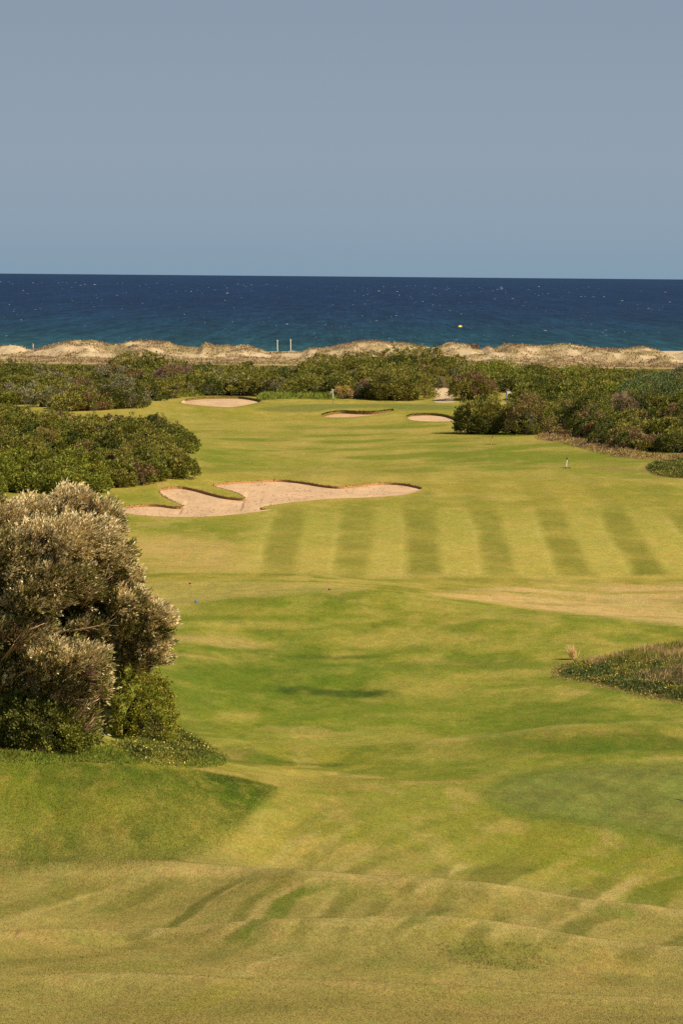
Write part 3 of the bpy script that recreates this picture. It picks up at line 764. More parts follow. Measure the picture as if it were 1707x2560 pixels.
for key, (oxy, fs, poly) in sand_parts.items():
    used = np.unique(fs); remap = -np.ones(len(oxy), int); remap[used] = np.arange(len(used))
    p = oxy[used]
    inn = np.abs(polydist(poly, p[:, 0], p[:, 1], 0.2))
    # lip depth grows with distance behind the near edge
    mid = p.copy(); mid[:, 1] = p[:, 1]
    fr, lo = lipdrop(key, p[:, 0], p[:, 1] - 1e-3, poly)
    drop = LIPH[key] * sstep(0.25, 4.0, lo) * sstep(0.05, 0.6, fr)
    z = H(p[:, 0], p[:, 1]) - drop - 0.02
    z = z + (fbm(p[:, 0] / 1.2, p[:, 1] / 2.5, 5, 3) - 0.5) * 0.10 * sstep(0.05, 0.4, inn)
    n = fbm(p[:, 0] / 2.5, p[:, 1] / 6, 15, 4)
    base = SANDC if key != 'front' else SANDC * np.array([.93, .88, .82])
    cc = base[None, :] * (0.86 + 0.28 * n[:, None])
    cx, cy = poly[:, 0].mean(), poly[:, 1].mean()
    root = thing('sand_bunker', BLAB[key], 'bunker', (cx, cy, float(H(cx, cy))), group='sand bunkers on the golf hole')
    L = np.array([cx, cy, float(H(cx, cy))])
    so = mesh_np('sand', np.stack([p[:, 0], p[:, 1], z], 1) - L, remap[fs].ravel(), np.full(len(fs), 3), M_SAND, cc, True, root)
    # earth lip round the outline
    k = remap_b = None
    zz_top = H(poly[:, 0], poly[:, 1])
    frb, lob = lipdrop(key, poly[:, 0], poly[:, 1] - 1e-3, poly)
    dropb = LIPH[key] * sstep(0.25, 4.0, lob) * sstep(0.05, 0.6, frb) + 0.06
    s = Soup()
    m = len(poly)
    jit = (vnoise(np.arange(m) * 0.7, np.zeros(m), 3) - 0.5) * 0.06
    top = np.stack([poly[:, 0], poly[:, 1], zz_top + 0.02], 1); bot = np.stack([poly[:, 0], poly[:, 1], zz_top - dropb - 0.05], 1)
    v = np.vstack([top, bot]) - L
    f = [(i, (i + 1) % m, m + (i + 1) % m, m + i) for i in range(m)]
    s.add(v, f, (srgb(190, 142, 92) if key == 'big' else srgb(138, 114, 60)) * KA * 1.15)
    s.build('soil_lip', M_SOIL, root)
    # overhanging turf tufts along the deeper part of the lip
    g = Soup()
    N = 700 if key == 'big' else 900
    wgt = np.clip(dropb - 0.12, 0, None); wgt = wgt / wgt.sum()
    idx = rng.choice(m, N, p=wgt); t = rng.random(N)[:, None]
    P = top[idx] * (1 - t) + top[(idx + 1) % m] * t
    P = P + np.stack([rng.normal(0, .05, N), rng.normal(0.1, .12, N), np.full(N, -0.04)], 1)
    A = np.stack([rng.normal(0.25, .5, N), rng.normal(-0.2, .4, N), rng.uniform(0.15, .8, N)], 1)
    lc = {'big': srgb(178, 142, 84), 'front': srgb(80, 98, 28)}.get(key, srgb(104, 100, 40)) * KA
    C = lc[None, :] * rng.uniform(0.6, 1.35, (N, 1))
    g.add(*leaves(P - L, A, rng.uniform(.05, .17, N) * (1.9 if key == 'front' else 1.3), rng.uniform(.04, .08, N) * 1.4, C))
    o = g.build('turf_fringe', M_GRASS, root); o['kind'] = 'stuff'
    # footmarks, clods and leaves scattered on the sand
    if key in ('big', 'farleft', 'right', 'front'):
        N = {'big': 900, 'farleft': 60, 'right': 30, 'front': 30}[key]
        tri_i = rng.integers(0, len(fs), N); w3 = rng.dirichlet((1, 1, 1), N)
        PV = np.stack([p[:, 0], p[:, 1], z], 1)
        Q = (PV[remap[fs[tri_i]]] * w3[:, :, None]).sum(1)
        keep = fbm(Q[:, 0] / 3, Q[:, 1] / 6, 19, 2) > 0.46
        Q = Q[keep]; N = len(Q)
        d_ = Soup(); A = np.stack([rng.normal(0, 1, N), rng.normal(0, .6, N), rng.uniform(.1, .5, N)], 1)
        d_.add(*leaves(Q - L, A, rng.uniform(.05, .2, N), rng.uniform(.03, .08, N), (srgb(166, 122, 76) * KA)[None, :] * rng.uniform(.4, 1.1, (N, 1))))
        o = d_.build('debris', M_GRASS, root); o['kind'] = 'stuff'
#@@VEG
# ------------------------------------------------------------------ sea
def build_sea():
    ys = np.concatenate([[930], np.exp(np.linspace(math.log(960), math.log(160000), 90))])
    xs = np.linspace(-1, 1, 41)
    Yg = np.repeat(ys[:, None], 41, 1); Xg = xs[None, :] * (np.maximum(ys, 930)[:, None] * 0.9 + 300)
    v = np.stack([Xg.ravel(), Yg.ravel(), np.zeros(Xg.size)], 1)
    i, j = np.meshgrid(np.arange(len(ys) - 1), np.arange(40), indexing='ij')
    f = np.stack([i * 41 + j, i * 41 + j + 1, (i + 1) * 41 + j + 1, (i + 1) * 41 + j], -1).reshape(-1, 4)
    m, nt, out = newmat('sea_water')
    geo = node(nt, 'ShaderNodeNewGeometry'); sep = node(nt, 'ShaderNodeSeparateXYZ'); nt.links.new(geo.outputs['Position'], sep.inputs[0])
    inv = math_node(nt, 'DIVIDE', 1000.0, sep.outputs['Y'])            # shallow shelf near the beach
    big = noise_node(nt, geo.outputs['Position'], 0.0011, 3, 0.6)
    inv2 = math_node(nt, 'ADD', inv, maprange(nt, big, 0.3, 0.7, -0.05, 0.05))
    rp = node(nt, 'ShaderNodeValToRGB'); nt.links.new(inv2, rp.inputs[0])
    stops = [(0.0, srgb(34, 62, 94)), (0.12, srgb(25, 54, 90)), (0.34, srgb(23, 51, 85)), (0.52, srgb(25, 57, 85)), (0.70, srgb(28, 65, 85)), (0.88, srgb(33, 77, 88)), (1.0, srgb(50, 100, 102))]
    el = rp.color_ramp.elements
    while len(el) < len(stops): el.new(0.5)
    for e, (p_, c) in zip(el, stops): e.position = p_; e.color = (*(c * SEAK), 1)
    # wave faces shaded by colour alone: ripples and longer swells, stretched along the crests
    mp = node(nt, 'ShaderNodeMapping'); mp.inputs['Scale'].default_value = (1, 0.06, 1); nt.links.new(geo.outputs['Position'], mp.inputs['Vector'])
    col = rp.outputs['Color']
    for sc, lo, hi in ((0.45, 0.45, 1.55), (0.12, 0.6, 1.4), (0.03, 0.75, 1.25), (0.008, 0.85, 1.15)):
        col = scale_col(nt, col, maprange(nt, noise_node(nt, mp.outputs['Vector'], sc, 3, 0.6), 0.25, 0.75, lo, hi))
    bs = node(nt, 'ShaderNodeBsdfPrincipled'); bs.inputs['Roughness'].default_value = 0.55; bs.inputs['Specular IOR Level'].default_value = 0.04
    nt.links.new(col, bs.inputs['Base Color']); nt.links.new(bs.outputs[0], out.inputs[0])
    o = mesh_np('sea', v, f.ravel(), np.full(len(f), 4), m, None, True); o['kind'] = 'structure'
    # breaking crests
    s = Soup(); n = 900
    uu = rng.uniform(-500, 2200, n); vv = 712 + 150 * rng.random(n) ** 1.35
    vv = vv + (uu - 853) * 0.0088
    keep = fbm(uu / 160, vv / 14, 5, 2) > 0.42
    for u0, v0 in zip(uu[keep], vv[keep]):
        rx, rz = ray(u0, v0); d = -EYE / rz; 
        px = d / F
        wd = rng.choice([1.0, 1.6, 2.4, 3.8, 6.0], p=[.40, .28, .18, .09, .05]) * px * rng.uniform(1., 1.8); ht = rng.uniform(.4, 1.1) * px
        ht = min(ht, 1.8); x0 = rx * d; ang = rng.normal(0.06, 0.12)
        k = 6; t = np.linspace(-1, 1, k); prof = (1 - t * t) * rng.uniform(.5, 1.0, k) + 0.05
        X = x0 + t * wd / 2; Yc = d + t * wd / 2 * math.sin(ang)
        fr = np.stack([X, Yc - 1.2, np.full(k, 0.02)], 1); tp = np.stack([X, Yc, ht * prof], 1); bk = np.stack([X, Yc + 1.2, np.full(k, 0.02)], 1)
        v = np.vstack([fr, tp, bk]); f = [(i, i + 1, k + i + 1, k + i) for i in range(k - 1)] + [(k + i, k + i + 1, 2 * k + i + 1, 2 * k + i) for i in range(k - 1)]
        s.add(v, f, np.array([.42, .47, .50]) * rng.uniform(.25, 1.2))
    o = s.build('sea_foam', M_GRASS); tag(o, 'white breaking wave crests scattered over the dark blue sea', 'whitecaps', kind='stuff')
SEAK = 0.47
build_sea()

# ------------------------------------------------------------------ scrub
PAL = {
 'olive': srgb(140, 132, 56), 'lime': srgb(146, 142, 50), 'green': srgb(124, 124, 46), 'dark': srgb(92, 98, 40), 'brown': srgb(146, 118, 78), 'grey': srgb(140, 132, 96), 'bright': srgb(142, 144, 52), 'yellow': srgb(176, 156, 60),
 'blue': srgb(106, 118, 70), 'pink': srgb(176, 146, 112), 'rust': srgb(150, 88, 54), 'purple': srgb(136, 108, 88), 'tan': srgb(186, 156, 100), 'reed': srgb(132, 148, 54)}
LK = 0.90
def dome(s, cx, cy, zb, rx, ry, h, col, nclump=110, k=10, leaf=0.30, upper=-0.15, rc=0.42, lean=0.35, vary=0.2, second=None, aspect=0.5, core=True):
    n = int(nclump * 1.4)
    D = unit(rng.normal(size=(n * 3, 3)))
    D = D[(D[:, 2] > upper) & (rng.random(len(D)) < np.where(D[:, 1] > 0.45, 0.4, 1))][:nclump]
    n = len(D)
    th = np.arctan2(D[:, 1], D[:, 0])
    ph = rng.random() * 50
    wob = 0.80 + 0.44 * fbm(D[:, 0] * 1.7 + ph, D[:, 2] * 1.7 + D[:, 1] * 1.3 + ph, 3, 3)
    C = np.stack([cx + rx * D[:, 0] * wob + lean * rx * 0.15 * D[:, 2], cy + ry * D[:, 1] * wob, zb + h * 0.18 + (h * 0.82) * D[:, 2] * wob], 1)
    out_ = rng.random(n) < 0.12
    C[out_] += D[out_] * rx * 0.13 + np.array([0.1, 0, .12]) * rx * .5
    C[:, 2] = np.maximum(C[:, 2], zb + 0.15)
    base = PAL[col] * 1.0
    base = base * 0.6 + PAL['olive'] * 0.4 * (base.sum() / PAL['olive'].sum()) ** .6 if col in ('green', 'dark', 'brown', 'grey') else base
    cc = base[None, :] * rng.uniform(1 - vary, 1 + vary, (n, 1)) * (1 + rng.normal(0, 0.06, (n, 3)))
    if second is not None:
        m = fbm(D[:, 0] * 2 + ph, D[:, 2] * 2 - ph, 8, 2) > 0.55
        cc[m] = PAL[second][None, :] * rng.uniform(1 - vary, 1 + vary, (m.sum(), 1))
    rcl = rc * rng.uniform(0.7, 1.35, n)
    O = unit(rng.normal(size=(n, k, 3)) + D[:, None, :] * 0.9 + np.array([0, 0, 0.5])) * (rng.random((n, k, 1)) ** 0.45)
    P = (C[:, None, :] + O * rcl[:, None, None]).reshape(-1, 3)
    A = (O * 0.6 + D[:, None, :] * 0.3 + np.array([lean, 0, 0.45]) + rng.normal(size=(n, k, 3)) * 0.45).reshape(-1, 3)
    LC = np.repeat(cc, k, 0) * rng.uniform(0.80, 1.22, (n * k, 1)) * LK
    L = leaf * rng.uniform(0.65, 1.35, n * k)
    Hn = (O * 0.7 + D[:, None, :] * 0.6 + np.array([0.25, 0, 0.5])).reshape(-1, 3)
    s.add(*leaves(P, A, L, L * aspect, LC, 0.06, Hn, 0.75))
    if core:                                                         # dark woody core, added so gaps between leaves read as shade
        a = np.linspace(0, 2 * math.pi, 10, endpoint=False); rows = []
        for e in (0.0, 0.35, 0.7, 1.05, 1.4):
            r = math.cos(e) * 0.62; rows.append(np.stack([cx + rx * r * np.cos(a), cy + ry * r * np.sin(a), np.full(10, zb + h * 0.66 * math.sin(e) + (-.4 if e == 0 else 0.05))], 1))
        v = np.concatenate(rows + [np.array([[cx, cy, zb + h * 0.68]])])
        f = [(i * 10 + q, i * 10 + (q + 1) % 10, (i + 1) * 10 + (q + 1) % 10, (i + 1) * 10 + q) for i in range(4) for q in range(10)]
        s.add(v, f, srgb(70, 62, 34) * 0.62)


def clean_soup_faces(): pass

def interp(pts, u):
    p = np.array(pts, float); return np.interp(u, p[:, 0], p[:, 1])


TOPFAR = [(-700,905),(-400,915),(-200,896),(-80,905),(0,902),(22,905),(58,916),(98,913),(124,924),(145,917),(182,916),(218,922),(254,914),(291,904),(320,890),(349,886),(378,891),(418,902),(454,913),(509,916),(567,918),(592,920),(643,919),(672,914),(715,919),(764,918),(779,896),(824,895),(879,893),(933,880),(970,875),(1024,876),(1072,883),(1108,884),(1137,895),(1159,906),(1210,916),(1282,916),(1311,914),(1340,918),(1391,922),(1446,917),(1500,921),(1537,932),(1573,929),(1628,926),(1675,929),(1707,923),(1900,915),(2100,925),(2400,910)]
TOPFAR = [(a, b - 5 if 770 < a < 1140 or 280 < a < 420 else b + 3) for a, b in TOPFAR]
BASEFAR = [(-700,1005),(0,1005),(44,1010),(91,1017),(145,1024),(175,1028),(230,1028),(284,1024),(327,1019),(345,1012),(382,1002),(430,995),(451,992),(509,988),(567,988),(661,991),(726,992),(824,991),(879,990),(915,997),(970,1002),(1079,1003),(1137,1001),(1264,998),(1293,1001),(1400,1004),(1707,1004),(2400,1004)]

def pick(opts):
    k = list(opts); w = np.array([opts[x] for x in k], float); return k[rng.choice(len(k), p=w / w.sum())]

def front_depth(us, vs):
    return ground(us, vs)[:, 1]

def thicket(name, label, us, base, top, dback, fronth, rows, rpx, pal, leaf, nclump, k, skip=None, depth_max=None):
    s = Soup()
    us = np.asarray(us, float)
    vb = interp(base, us); d0 = front_depth(us, vb)
    if depth_max: d0 = np.minimum(d0, depth_max)
    for r in range(rows):
        t = r / (rows - 1)
        for u0, b, df in zip(us, vb, d0):
            u = u0 + rng.uniform(-.5, .5) * (us[1] - us[0])
            b_ = interp(base, u)
            db = max(dback, df + 25)
            d = df + (db - df) * (t ** 1.25) + rng.normal(0, 2.0) * (0.3 if r == 0 else 1) + (2.2 if r == 0 else 0)
            vt = (b_ - fronth * rng.uniform(.75, 1.1)) * (1 - t) + interp(top, u) * t + (rng.uniform(-1, 7) if r == rows - 1 else rng.uniform(-4, 5))
            vt = max(vt, interp(top, u) - 1)
            if skip and skip(u, d, r): continue
            P = at(u, vt, d); x, y, zt = P
            zb = float(H(x, y)); h = max(zt - zb, 0.9)
            rx = rpx * d / F * rng.uniform(.75, 1.3)
            deep = max(0, h - 1.6 * rx)                               # tall ones stand on raised litter
            zb += deep; h -= deep
            dome(s, x, y, zb, rx, rx * rng.uniform(.9, 1.3), h, pick(pal(u, t)), int(nclump * (1 if r < rows - 1 else .8)), k, leaf * rng.uniform(.85, 1.15), upper=-0.1 if r == 0 else 0.0, second=pick(pal(u, t)), rc=rx * 0.18)
    o = s.build(name, M_LEAF); return tag(o, label, 'scrub', kind='stuff')

def palfar(u, t):
    if u < 180: return {'grey': 1.6, 'green': 2, 'olive': 2, 'dark': 2}
    if u < 420: return {'grey': 1., 'olive': 3, 'green': 2, 'dark': 2, 'brown': 1}
    if u < 780: return {'olive': 5, 'green': 2, 'dark': 1.5, 'grey': 1}
    if u < 1140: return {'olive': 4, 'dark': 2, 'green': 2, 'brown': .7}
    return {'green': 3, 'olive': 3, 'dark': 2.5, 'bright': .6}
def gap(u, d, r): return ((1048 < u < 1168) and d < 578) or (1236 < u < 1306 and d < 556)
thicket('scrub_thicket', 'long mass of rounded evergreen scrub between the far flag and the dunes', np.arange(-420, 2130, 40), BASEFAR, TOPFAR, 690, 40, 5, 34, palfar, 0.31, 120, 19, gap)

TOPR = [(1280,1010),(1297,1003),(1330,985),(1400,990),(1440,975),(1500,985),(1560,990),(1600,965),(1707,955),(2100,960)]
BASER = [(1280,1086),(1341,1085),(1370,1060),(1428,1068),(1464,1092),(1515,1116),(1573,1124),(1646,1131),(1707,1132),(2100,1150)]
def palr(u, t):
    return {'brown': 1.6, 'olive': 3.4, 'dark': 3.4, 'green': 2, 'grey': .6} if t < .7 else {'green': 2, 'olive': 3, 'dark': 2}
thicket('scrub_thicket', 'dark brownish scrub mass on the right, above the two distance stakes', np.arange(1300, 2000, 36), BASER, TOPR, 500, 46, 5, 34, palr, 0.245, 150, 22)

TOPL = [(-500,1000),(-200,1010),(0,1014),(36,1018),(73,1022),(102,1034),(145,1038),(182,1035),(204,1042),(254,1041),(298,1040),(313,1052),(364,1048),(400,1043),(414,1046),(436,1072),(458,1090),(502,1120)]
BASEL = [(-500,1250),(0,1236),(236,1234),(273,1227),(327,1219),(382,1203),(436,1198),(474,1190),(482,1165),(490,1145),(502,1140)]
def pall(u, t):
    if t < .4 and u < 260: return {'bright': 3, 'lime': 1, 'green': 2}
    if t < .5: return {'olive': 3, 'green': 3, 'brown': .6, 'yellow': .5}
    return {'olive': 3, 'green': 2.2, 'dark': 1.4, 'brown': .4}
thicket('scrub_thicket', 'sloping dense green scrub on the left beyond the silvery tree', np.arange(-380, 470, 34), BASEL, TOPL, 402, 50, 7, 33, pall, 0.215, 160, 23)

def shrub(label, u, v, hw, hpx, col, second=None, name='shrub', leaf=0.28, d=None, nclump=170, k=26, rc=None, cat='shrub', group=None, aspect=.5, lean=.35, vary=.2):
    """single bush whose foot is seen at pixel (u, v)"""
    if d is None: x, y, z = g1(u, v); h = hpx * y / F
    else:
        x, y, zt = at(u, v, d); z = float(H(x, y)); h = hpx * y / F + max(float(zt) - z, 0)
        if float(zt) - z > 2.2: z = float(zt) - 2.2; h = hpx * y / F + 2.2
    rx = hw * y / F
    s = Soup(); dome(s, 0, rx * .6, 0, rx, rx * 1.0, h, col, nclump, k, leaf, -0.12, rc or rx * 0.17, lean, vary, second, aspect)
    o = s.build(name, M_LEAF); o.location = (x, y, z)
    return tag(o, label, cat, group)

shrub('broad round dark bush at the left end of the right thicket', 1206, 1086, 66, 74, 'dark', 'olive', nclump=560, leaf=.30)
shrub('brownish round bush just right of the broad dark one, at the mown edge', 1318, 1087, 50, 84, 'brown', 'green', nclump=280, leaf=.25)
shrub('tall round dark green bush rising in the middle of the right thicket', 1478, 1088, 56, 96, 'dark', 'green', nclump=330, leaf=.24)
shrub('small reddish brown bush at the foot of the tall dark round bush', 1490, 1100, 26, 38, 'brown', 'rust', nclump=110, leaf=.2)
shrub('spreading bluish green bush high in the right thicket', 1640, 1012, 92, 56, 'blue', 'dark', d=470, nclump=380, leaf=.24)
shrub('leafless pinkish grey dead bush between the tall dark bush and the bluish one', 1556, 1036, 36, 42, 'pink', 'purple', d=455, nclump=200, leaf=.3, aspect=.16)
shrub('dark bush at the right edge above the bluish green one', 1700, 966, 34, 44, 'dark', 'grey', d=540, nclump=160)
shrub('bright leafy green bush behind the arrow sign', 1224, 962, 74, 46, 'bright', 'green', d=610, nclump=320, leaf=.3)
shrub('olive bush right of the sandy path, left of the arrow sign', 1178, 1000, 46, 60, 'olive', 'brown', nclump=240, leaf=.3)
shrub('purplish brown half bare bush on the left hump of the far scrub', 432, 978, 52, 52, 'purple', 'brown', d=585, nclump=260, leaf=.34, aspect=.3)
shrub('big dark bush at the front of the left hump, left of the oval bunker', 308, 1021, 56, 64, 'dark', 'grey', nclump=300, leaf=.28)
shrub('low rusty bush at the scrub foot above the left fairway tongue', 196, 1030, 27, 19, 'rust', 'dark', nclump=90, leaf=.22, d=500)
shrub('small fresh green bush at the left picture edge above the left thicket', 26, 1012, 26, 26, 'bright', 'green', nclump=120, leaf=.22)
shrub('big dark bush left of the sandy path mouth behind the green', 1000, 1001, 76, 66, 'dark', 'olive', nclump=360, leaf=.3)
shrub('greyish twiggy bush left of the big dark bush behind the green', 926, 997, 34, 44, 'purple', 'grey', nclump=160, leaf=.34, aspect=.25)
shrub('small round dark bush standing clear on the top edge of the far scrub', 616, 926, 15, 18, 'dark', 'olive', d=690, nclump=80, leaf=.3)
shrub('dry reddish dome shaped bush on the dune crest just right of the kite', 1187, 874, 9, 10, 'pink', 'purple', d=897, nclump=60, leaf=.3, vary=.12)
shrub('dry blond bush behind the golf flag', 856, 997, 24, 26, 'tan', 'yellow', nclump=120, leaf=.34, aspect=.25)
shrub('yellow green bush at the right tip of the left thicket', 468, 1142, 26, 46, 'bright', 'green', nclump=200, leaf=.2, d=372)

# fan palm: stem and fronds
x, y, z = g1(578, 991)
fp = thing('fan_palm', 'dwarf fan palm with yellow green fronds above the oval left bunker', 'palm', (x, y, z))
s = Soup(); v, f = tube([(0, 0, 0), (0.02, 0, .5), (0, 0, .95)], [.13, .12, .1], 7); s.add(v, f, PAL['brown'] * .5); s.build('trunk', M_BARK, fp)
s = Soup()
for k in range(16):
    a = rng.uniform(0, 2 * math.pi); e = rng.uniform(.1, 1.3); dr_ = np.array([math.cos(a) * math.cos(e), math.sin(a) * math.cos(e), math.sin(e)])
    c = np.array([0, 0, .95]) + dr_ * .6
    v, f = tube([(0, 0, .95), c], [.018, .014], 3); s.add(v, f, PAL['yellow'] * .5)
    n = 14; A = unit(dr_[None, :] + rng.normal(0, .45, (n, 3)))
    s.add(*leaves(np.repeat(c[None], n, 0), A, rng.uniform(.45, .7, n), .07, PAL['yellow' if k % 2 else 'bright'][None, :] * LK * rng.uniform(.8, 1.3, (n, 1))))
s.build('fronds', M_LEAF, fp)

# ------------------------------------------------------------------ ground cover and grasses
def carpet(name, label, cat, poly, n, hgt, cols, flower=None, nf=0, wid=.03, zj=.0, upright=1.0, lean=.2, mat=M_GRASS):
    x0, y0 = poly.min(0); x1, y1 = poly.max(0); x = rng.uniform(x0, x1, n * 4); y = rng.uniform(y0, y1, n * 4)
    m = inside(poly, x, y) & (fbm(x / .7, y / 1.0, 13, 3) > 0.36); x = x[m][:n]; y = y[m][:n]; n = len(x)
    edge = np.clip(polydist(poly, x, y, .5) / .7, .25, 1)
    P = np.stack([x, y, H(x, y)], 1)
    lump = fbm(x / .5, y / .8, 17, 2)
    P[:, 2] += lump * zj * edge
    A = np.stack([rng.normal(lean, .5, n), rng.normal(0, .5, n), np.full(n, upright)], 1)
    ci = fbm(x / 1.1, y / 1.8, 23, 3); C = np.array([PAL[c] if isinstance(c, str) else c for c in cols])
    idx = np.clip(((ci - .3) / .4 + rng.normal(0, .18, n)) * len(cols), 0, len(cols) - 1).astype(int)
    L = hgt * rng.uniform(.5, 1.3, n) * edge
    s = Soup(); s.add(*leaves(P, A, L, wid * rng.uniform(.7, 1.4, n), C[idx] * LK * rng.uniform(.65, 1.35, (n, 1))))
    if flower is not None:
        q = rng.choice(n, nf); Q = P[q] + np.stack([np.zeros(nf), np.full(nf, -.02), L[q] * .9], 1)
        keep = fbm(Q[:, 0] / .8, Q[:, 1] / 1.5, 33, 2) > .42; Q = Q[keep]
        s.add(*leaves(Q, rng.normal(0, 1, (len(Q), 3)) + [0, -.6, .6], .075, .07, np.broadcast_to(np.asarray(flower) * .8, (len(Q), 3)) * rng.uniform(.7, 1.2, (len(Q), 1))))
    o = s.build(name, mat); return tag(o, label, cat, kind='stuff')

def stray(label, name, poly, n, hgt, cols, wid, spread):
    i = rng.integers(0, len(poly), n); P2 = poly[i] + rng.normal(0, 1, (n, 2)) * np.array([spread, spread * 2.5])
    P = np.stack([P2[:, 0], P2[:, 1], H(P2[:, 0], P2[:, 1])], 1)
    C = np.array([PAL[c] for c in cols])[rng.integers(0, len(cols), n)]
    s = Soup(); s.add(*leaves(P, np.stack([rng.normal(0, .6, n), rng.normal(0, .6, n), np.full(n, .7)], 1), hgt * rng.uniform(.4, 1.2, n), wid, C * LK * rng.uniform(.6, 1.3, (n, 1))))
    return tag(s.build(name, M_GRASS), label, 'plants', kind='stuff')
def turf(name, label, x, y, lo, hi, wid, lift=1.0):
    n = len(x); c = np.concatenate([terrain_colour(x[i:i + 60000], y[i:i + 60000]) for i in range(0, n, 60000)])
    P = np.stack([x, y, H(x, y) - .008], 1)
    A = np.stack([rng.normal(.1, .6, n), rng.normal(0, .6, n), np.full(n, .6)], 1)
    s = Soup(); s.add(*leaves(P, A, rng.uniform(lo, hi, n), wid * rng.uniform(.7, 1.4, n), c * lift * rng.uniform(.82, 1.26, (n, 1)), 0.0, np.tile(np.array([[.1, -.1, 1.]]), (n, 1)), .55))
    return tag(s.build(name, M_GRASS), label, 'grass', kind='stuff')
n = 420000; y = 66 + 67 * rng.random(n) ** 1.6; x = rng.uniform(-.119, .119, n) * y
m = ~(inside(BANK, x, y)) & ~inside(GREEN_NEAR, x, y)
turf('turf_grass', 'short mown dry grass of the rolling foreground', x[m], y[m], .025, .055, .011)
n = 150000; x = rng.uniform(BANK[:, 0].min(), BANK[:, 0].max(), n * 2); y = rng.uniform(BANK[:, 1].min(), BANK[:, 1].max(), n * 2); m = inside(BANK, x, y)
turf('rough_grass', 'longer dark green rough grass on the bank below the silvery tree', x[m][:n] + rng.normal(0, .12, len(x[m][:n])), y[m][:n] + rng.normal(0, .35, len(x[m][:n])), .03, .075, .012, 1.15)
WD = ground(*dense([(1070,2365),(1150,2352),(1280,2352),(1390,2372),(1420,2400),(1330,2425),(1200,2425),(1100,2400)], 4).T)
x = rng.uniform(WD[:, 0].min(), WD[:, 0].max(), 9000); y = rng.uniform(WD[:, 1].min(), WD[:, 1].max(), 9000); m = inside(WD, x, y) & (fbm(x / .25, y / .5, 3, 3) > .5)
turf('weedy_grass', 'coarser green weed tufts on the nearest crest right of centre', x[m][::2], y[m][::2], .04, .10, .016, .85)
YF = srgb(232, 206, 96)
carpet('ground_cover', 'dark green succulent ground cover with small yellow flowers at the right edge', 'ground cover', COVER_R, 110000, .17, ['dark', 'blue', 'dark', 'green', 'olive'], YF, 2000, .05, .22, .8)
CG = ground(*dense([(1445,1662),(1520,1640),(1600,1622),(1700,1608),(1790,1605),(1900,1618),(1990,1640),(1900,1655),(1790,1640),(1680,1672),(1560,1668),(1480,1676)], 4).T)
carpet('tall_grass', 'tall dry grass growing over the ground cover at the right edge', 'grass', CG, 24000, .5, ['olive', 'green', 'tan', 'tan'], None, 0, .025, .0, 1.0, .3)
CG2 = ground(*dense([(1560,1690),(1640,1680),(1790,1650),(1790,1745),(1660,1725),(1600,1715)], 4).T)
carpet('tall_grass', 'thin brownish grass stems among the yellow flowers at the right edge', 'grass', CG2, 5000, .5, ['brown', 'tan', 'purple'], None, 0, .018, .1, 1.0, .3)
carpet('ground_cover', 'dark mat of succulents at the right edge under the right thicket', 'ground cover', COVER_R2, 36000, .26, ['dark', 'green', 'dark', 'olive'], None, 0, .12, .35, .8)
HB = ground(*dense([(1335,1095),(1380,1065),(1430,1055),(1500,1085),(1560,1118),(1640,1138),(1760,1140),(1760,1152),(1640,1152),(1530,1142),(1450,1122),(1390,1106)], 4).T)
carpet('dry_herbs', 'low dry yellowish herbs along the foot of the right thicket', 'herbs', HB, 22000, .42, ['purple', 'olive', 'tan', 'yellow', 'rust', 'pink'], None, 0, .07, .25, .5)
CT = ground(*dense([(270,1862),(330,1838),(400,1812),(450,1822),(500,1850),(545,1880),(562,1900),(530,1915),(440,1916),(370,1908),(310,1890)], 4).T)
carpet('ground_cover', 'green succulent ground cover with yellow flowers spilling right of the silvery tree', 'ground cover', CT, 42000, .17, ['dark', 'green', 'dark', 'bright', 'olive'], YF, 900, .045, .28, .9)
GT = ground(*dense([(-160,1882),(0,1878),(120,1884),(230,1872),(300,1878),(350,1900),(330,1915),(200,1905),(90,1912),(0,1905),(-160,1908)], 4).T)
carpet('long_grass', 'unmown bright green grass along the foot of the silvery tree', 'grass', GT, 26000, .34, ['green', 'reed', 'bright', 'reed'], None, 0, .022, 0, 1.0, .25)
GE = ground(*dense([(430,1885),(480,1868),(540,1885),(570,1902),(545,1918),(470,1918)], 4).T)
carpet('long_grass', 'bright grass tufts at the lower right end of the flowery ground cover', 'grass', GE, 7000, .30, ['reed', 'bright', 'green'], None, 0, .022, 0, 1.0, .25)
GB = ground(*dense([(335,1012),(400,1000),(455,994),(510,990),(510,984),(450,982),(380,992),(330,1004)], 4).T)
carpet('tall_grass', 'tall fresh green grass between the left hump and the oval bunker', 'grass', GB, 7000, .75, ['reed', 'bright', 'green'], None, 0, .11, 0, 1.0, .2)
GF = ground(*dense([(650,1001),(720,998),(830,1000),(850,997),(830,990),(720,987),(650,991)], 4).T)
carpet('tall_grass', 'tall fresh green grass left of the golf flag, before the far scrub', 'grass', GF, 9000, .95, ['reed', 'bright', 'reed', 'green'], None, 0, .12, 0, 1.0, .2)

stray('scattered low plants straying from the edge of the flowery mat at the right', 'stray_plants', COVER_R, 2600, .12, ['dark', 'green', 'olive', 'tan'], .045, .22)
stray('grass tufts straying round the flowery ground cover by the silvery tree', 'stray_plants', CT, 2600, .12, ['reed', 'green', 'olive'], .03, .12)
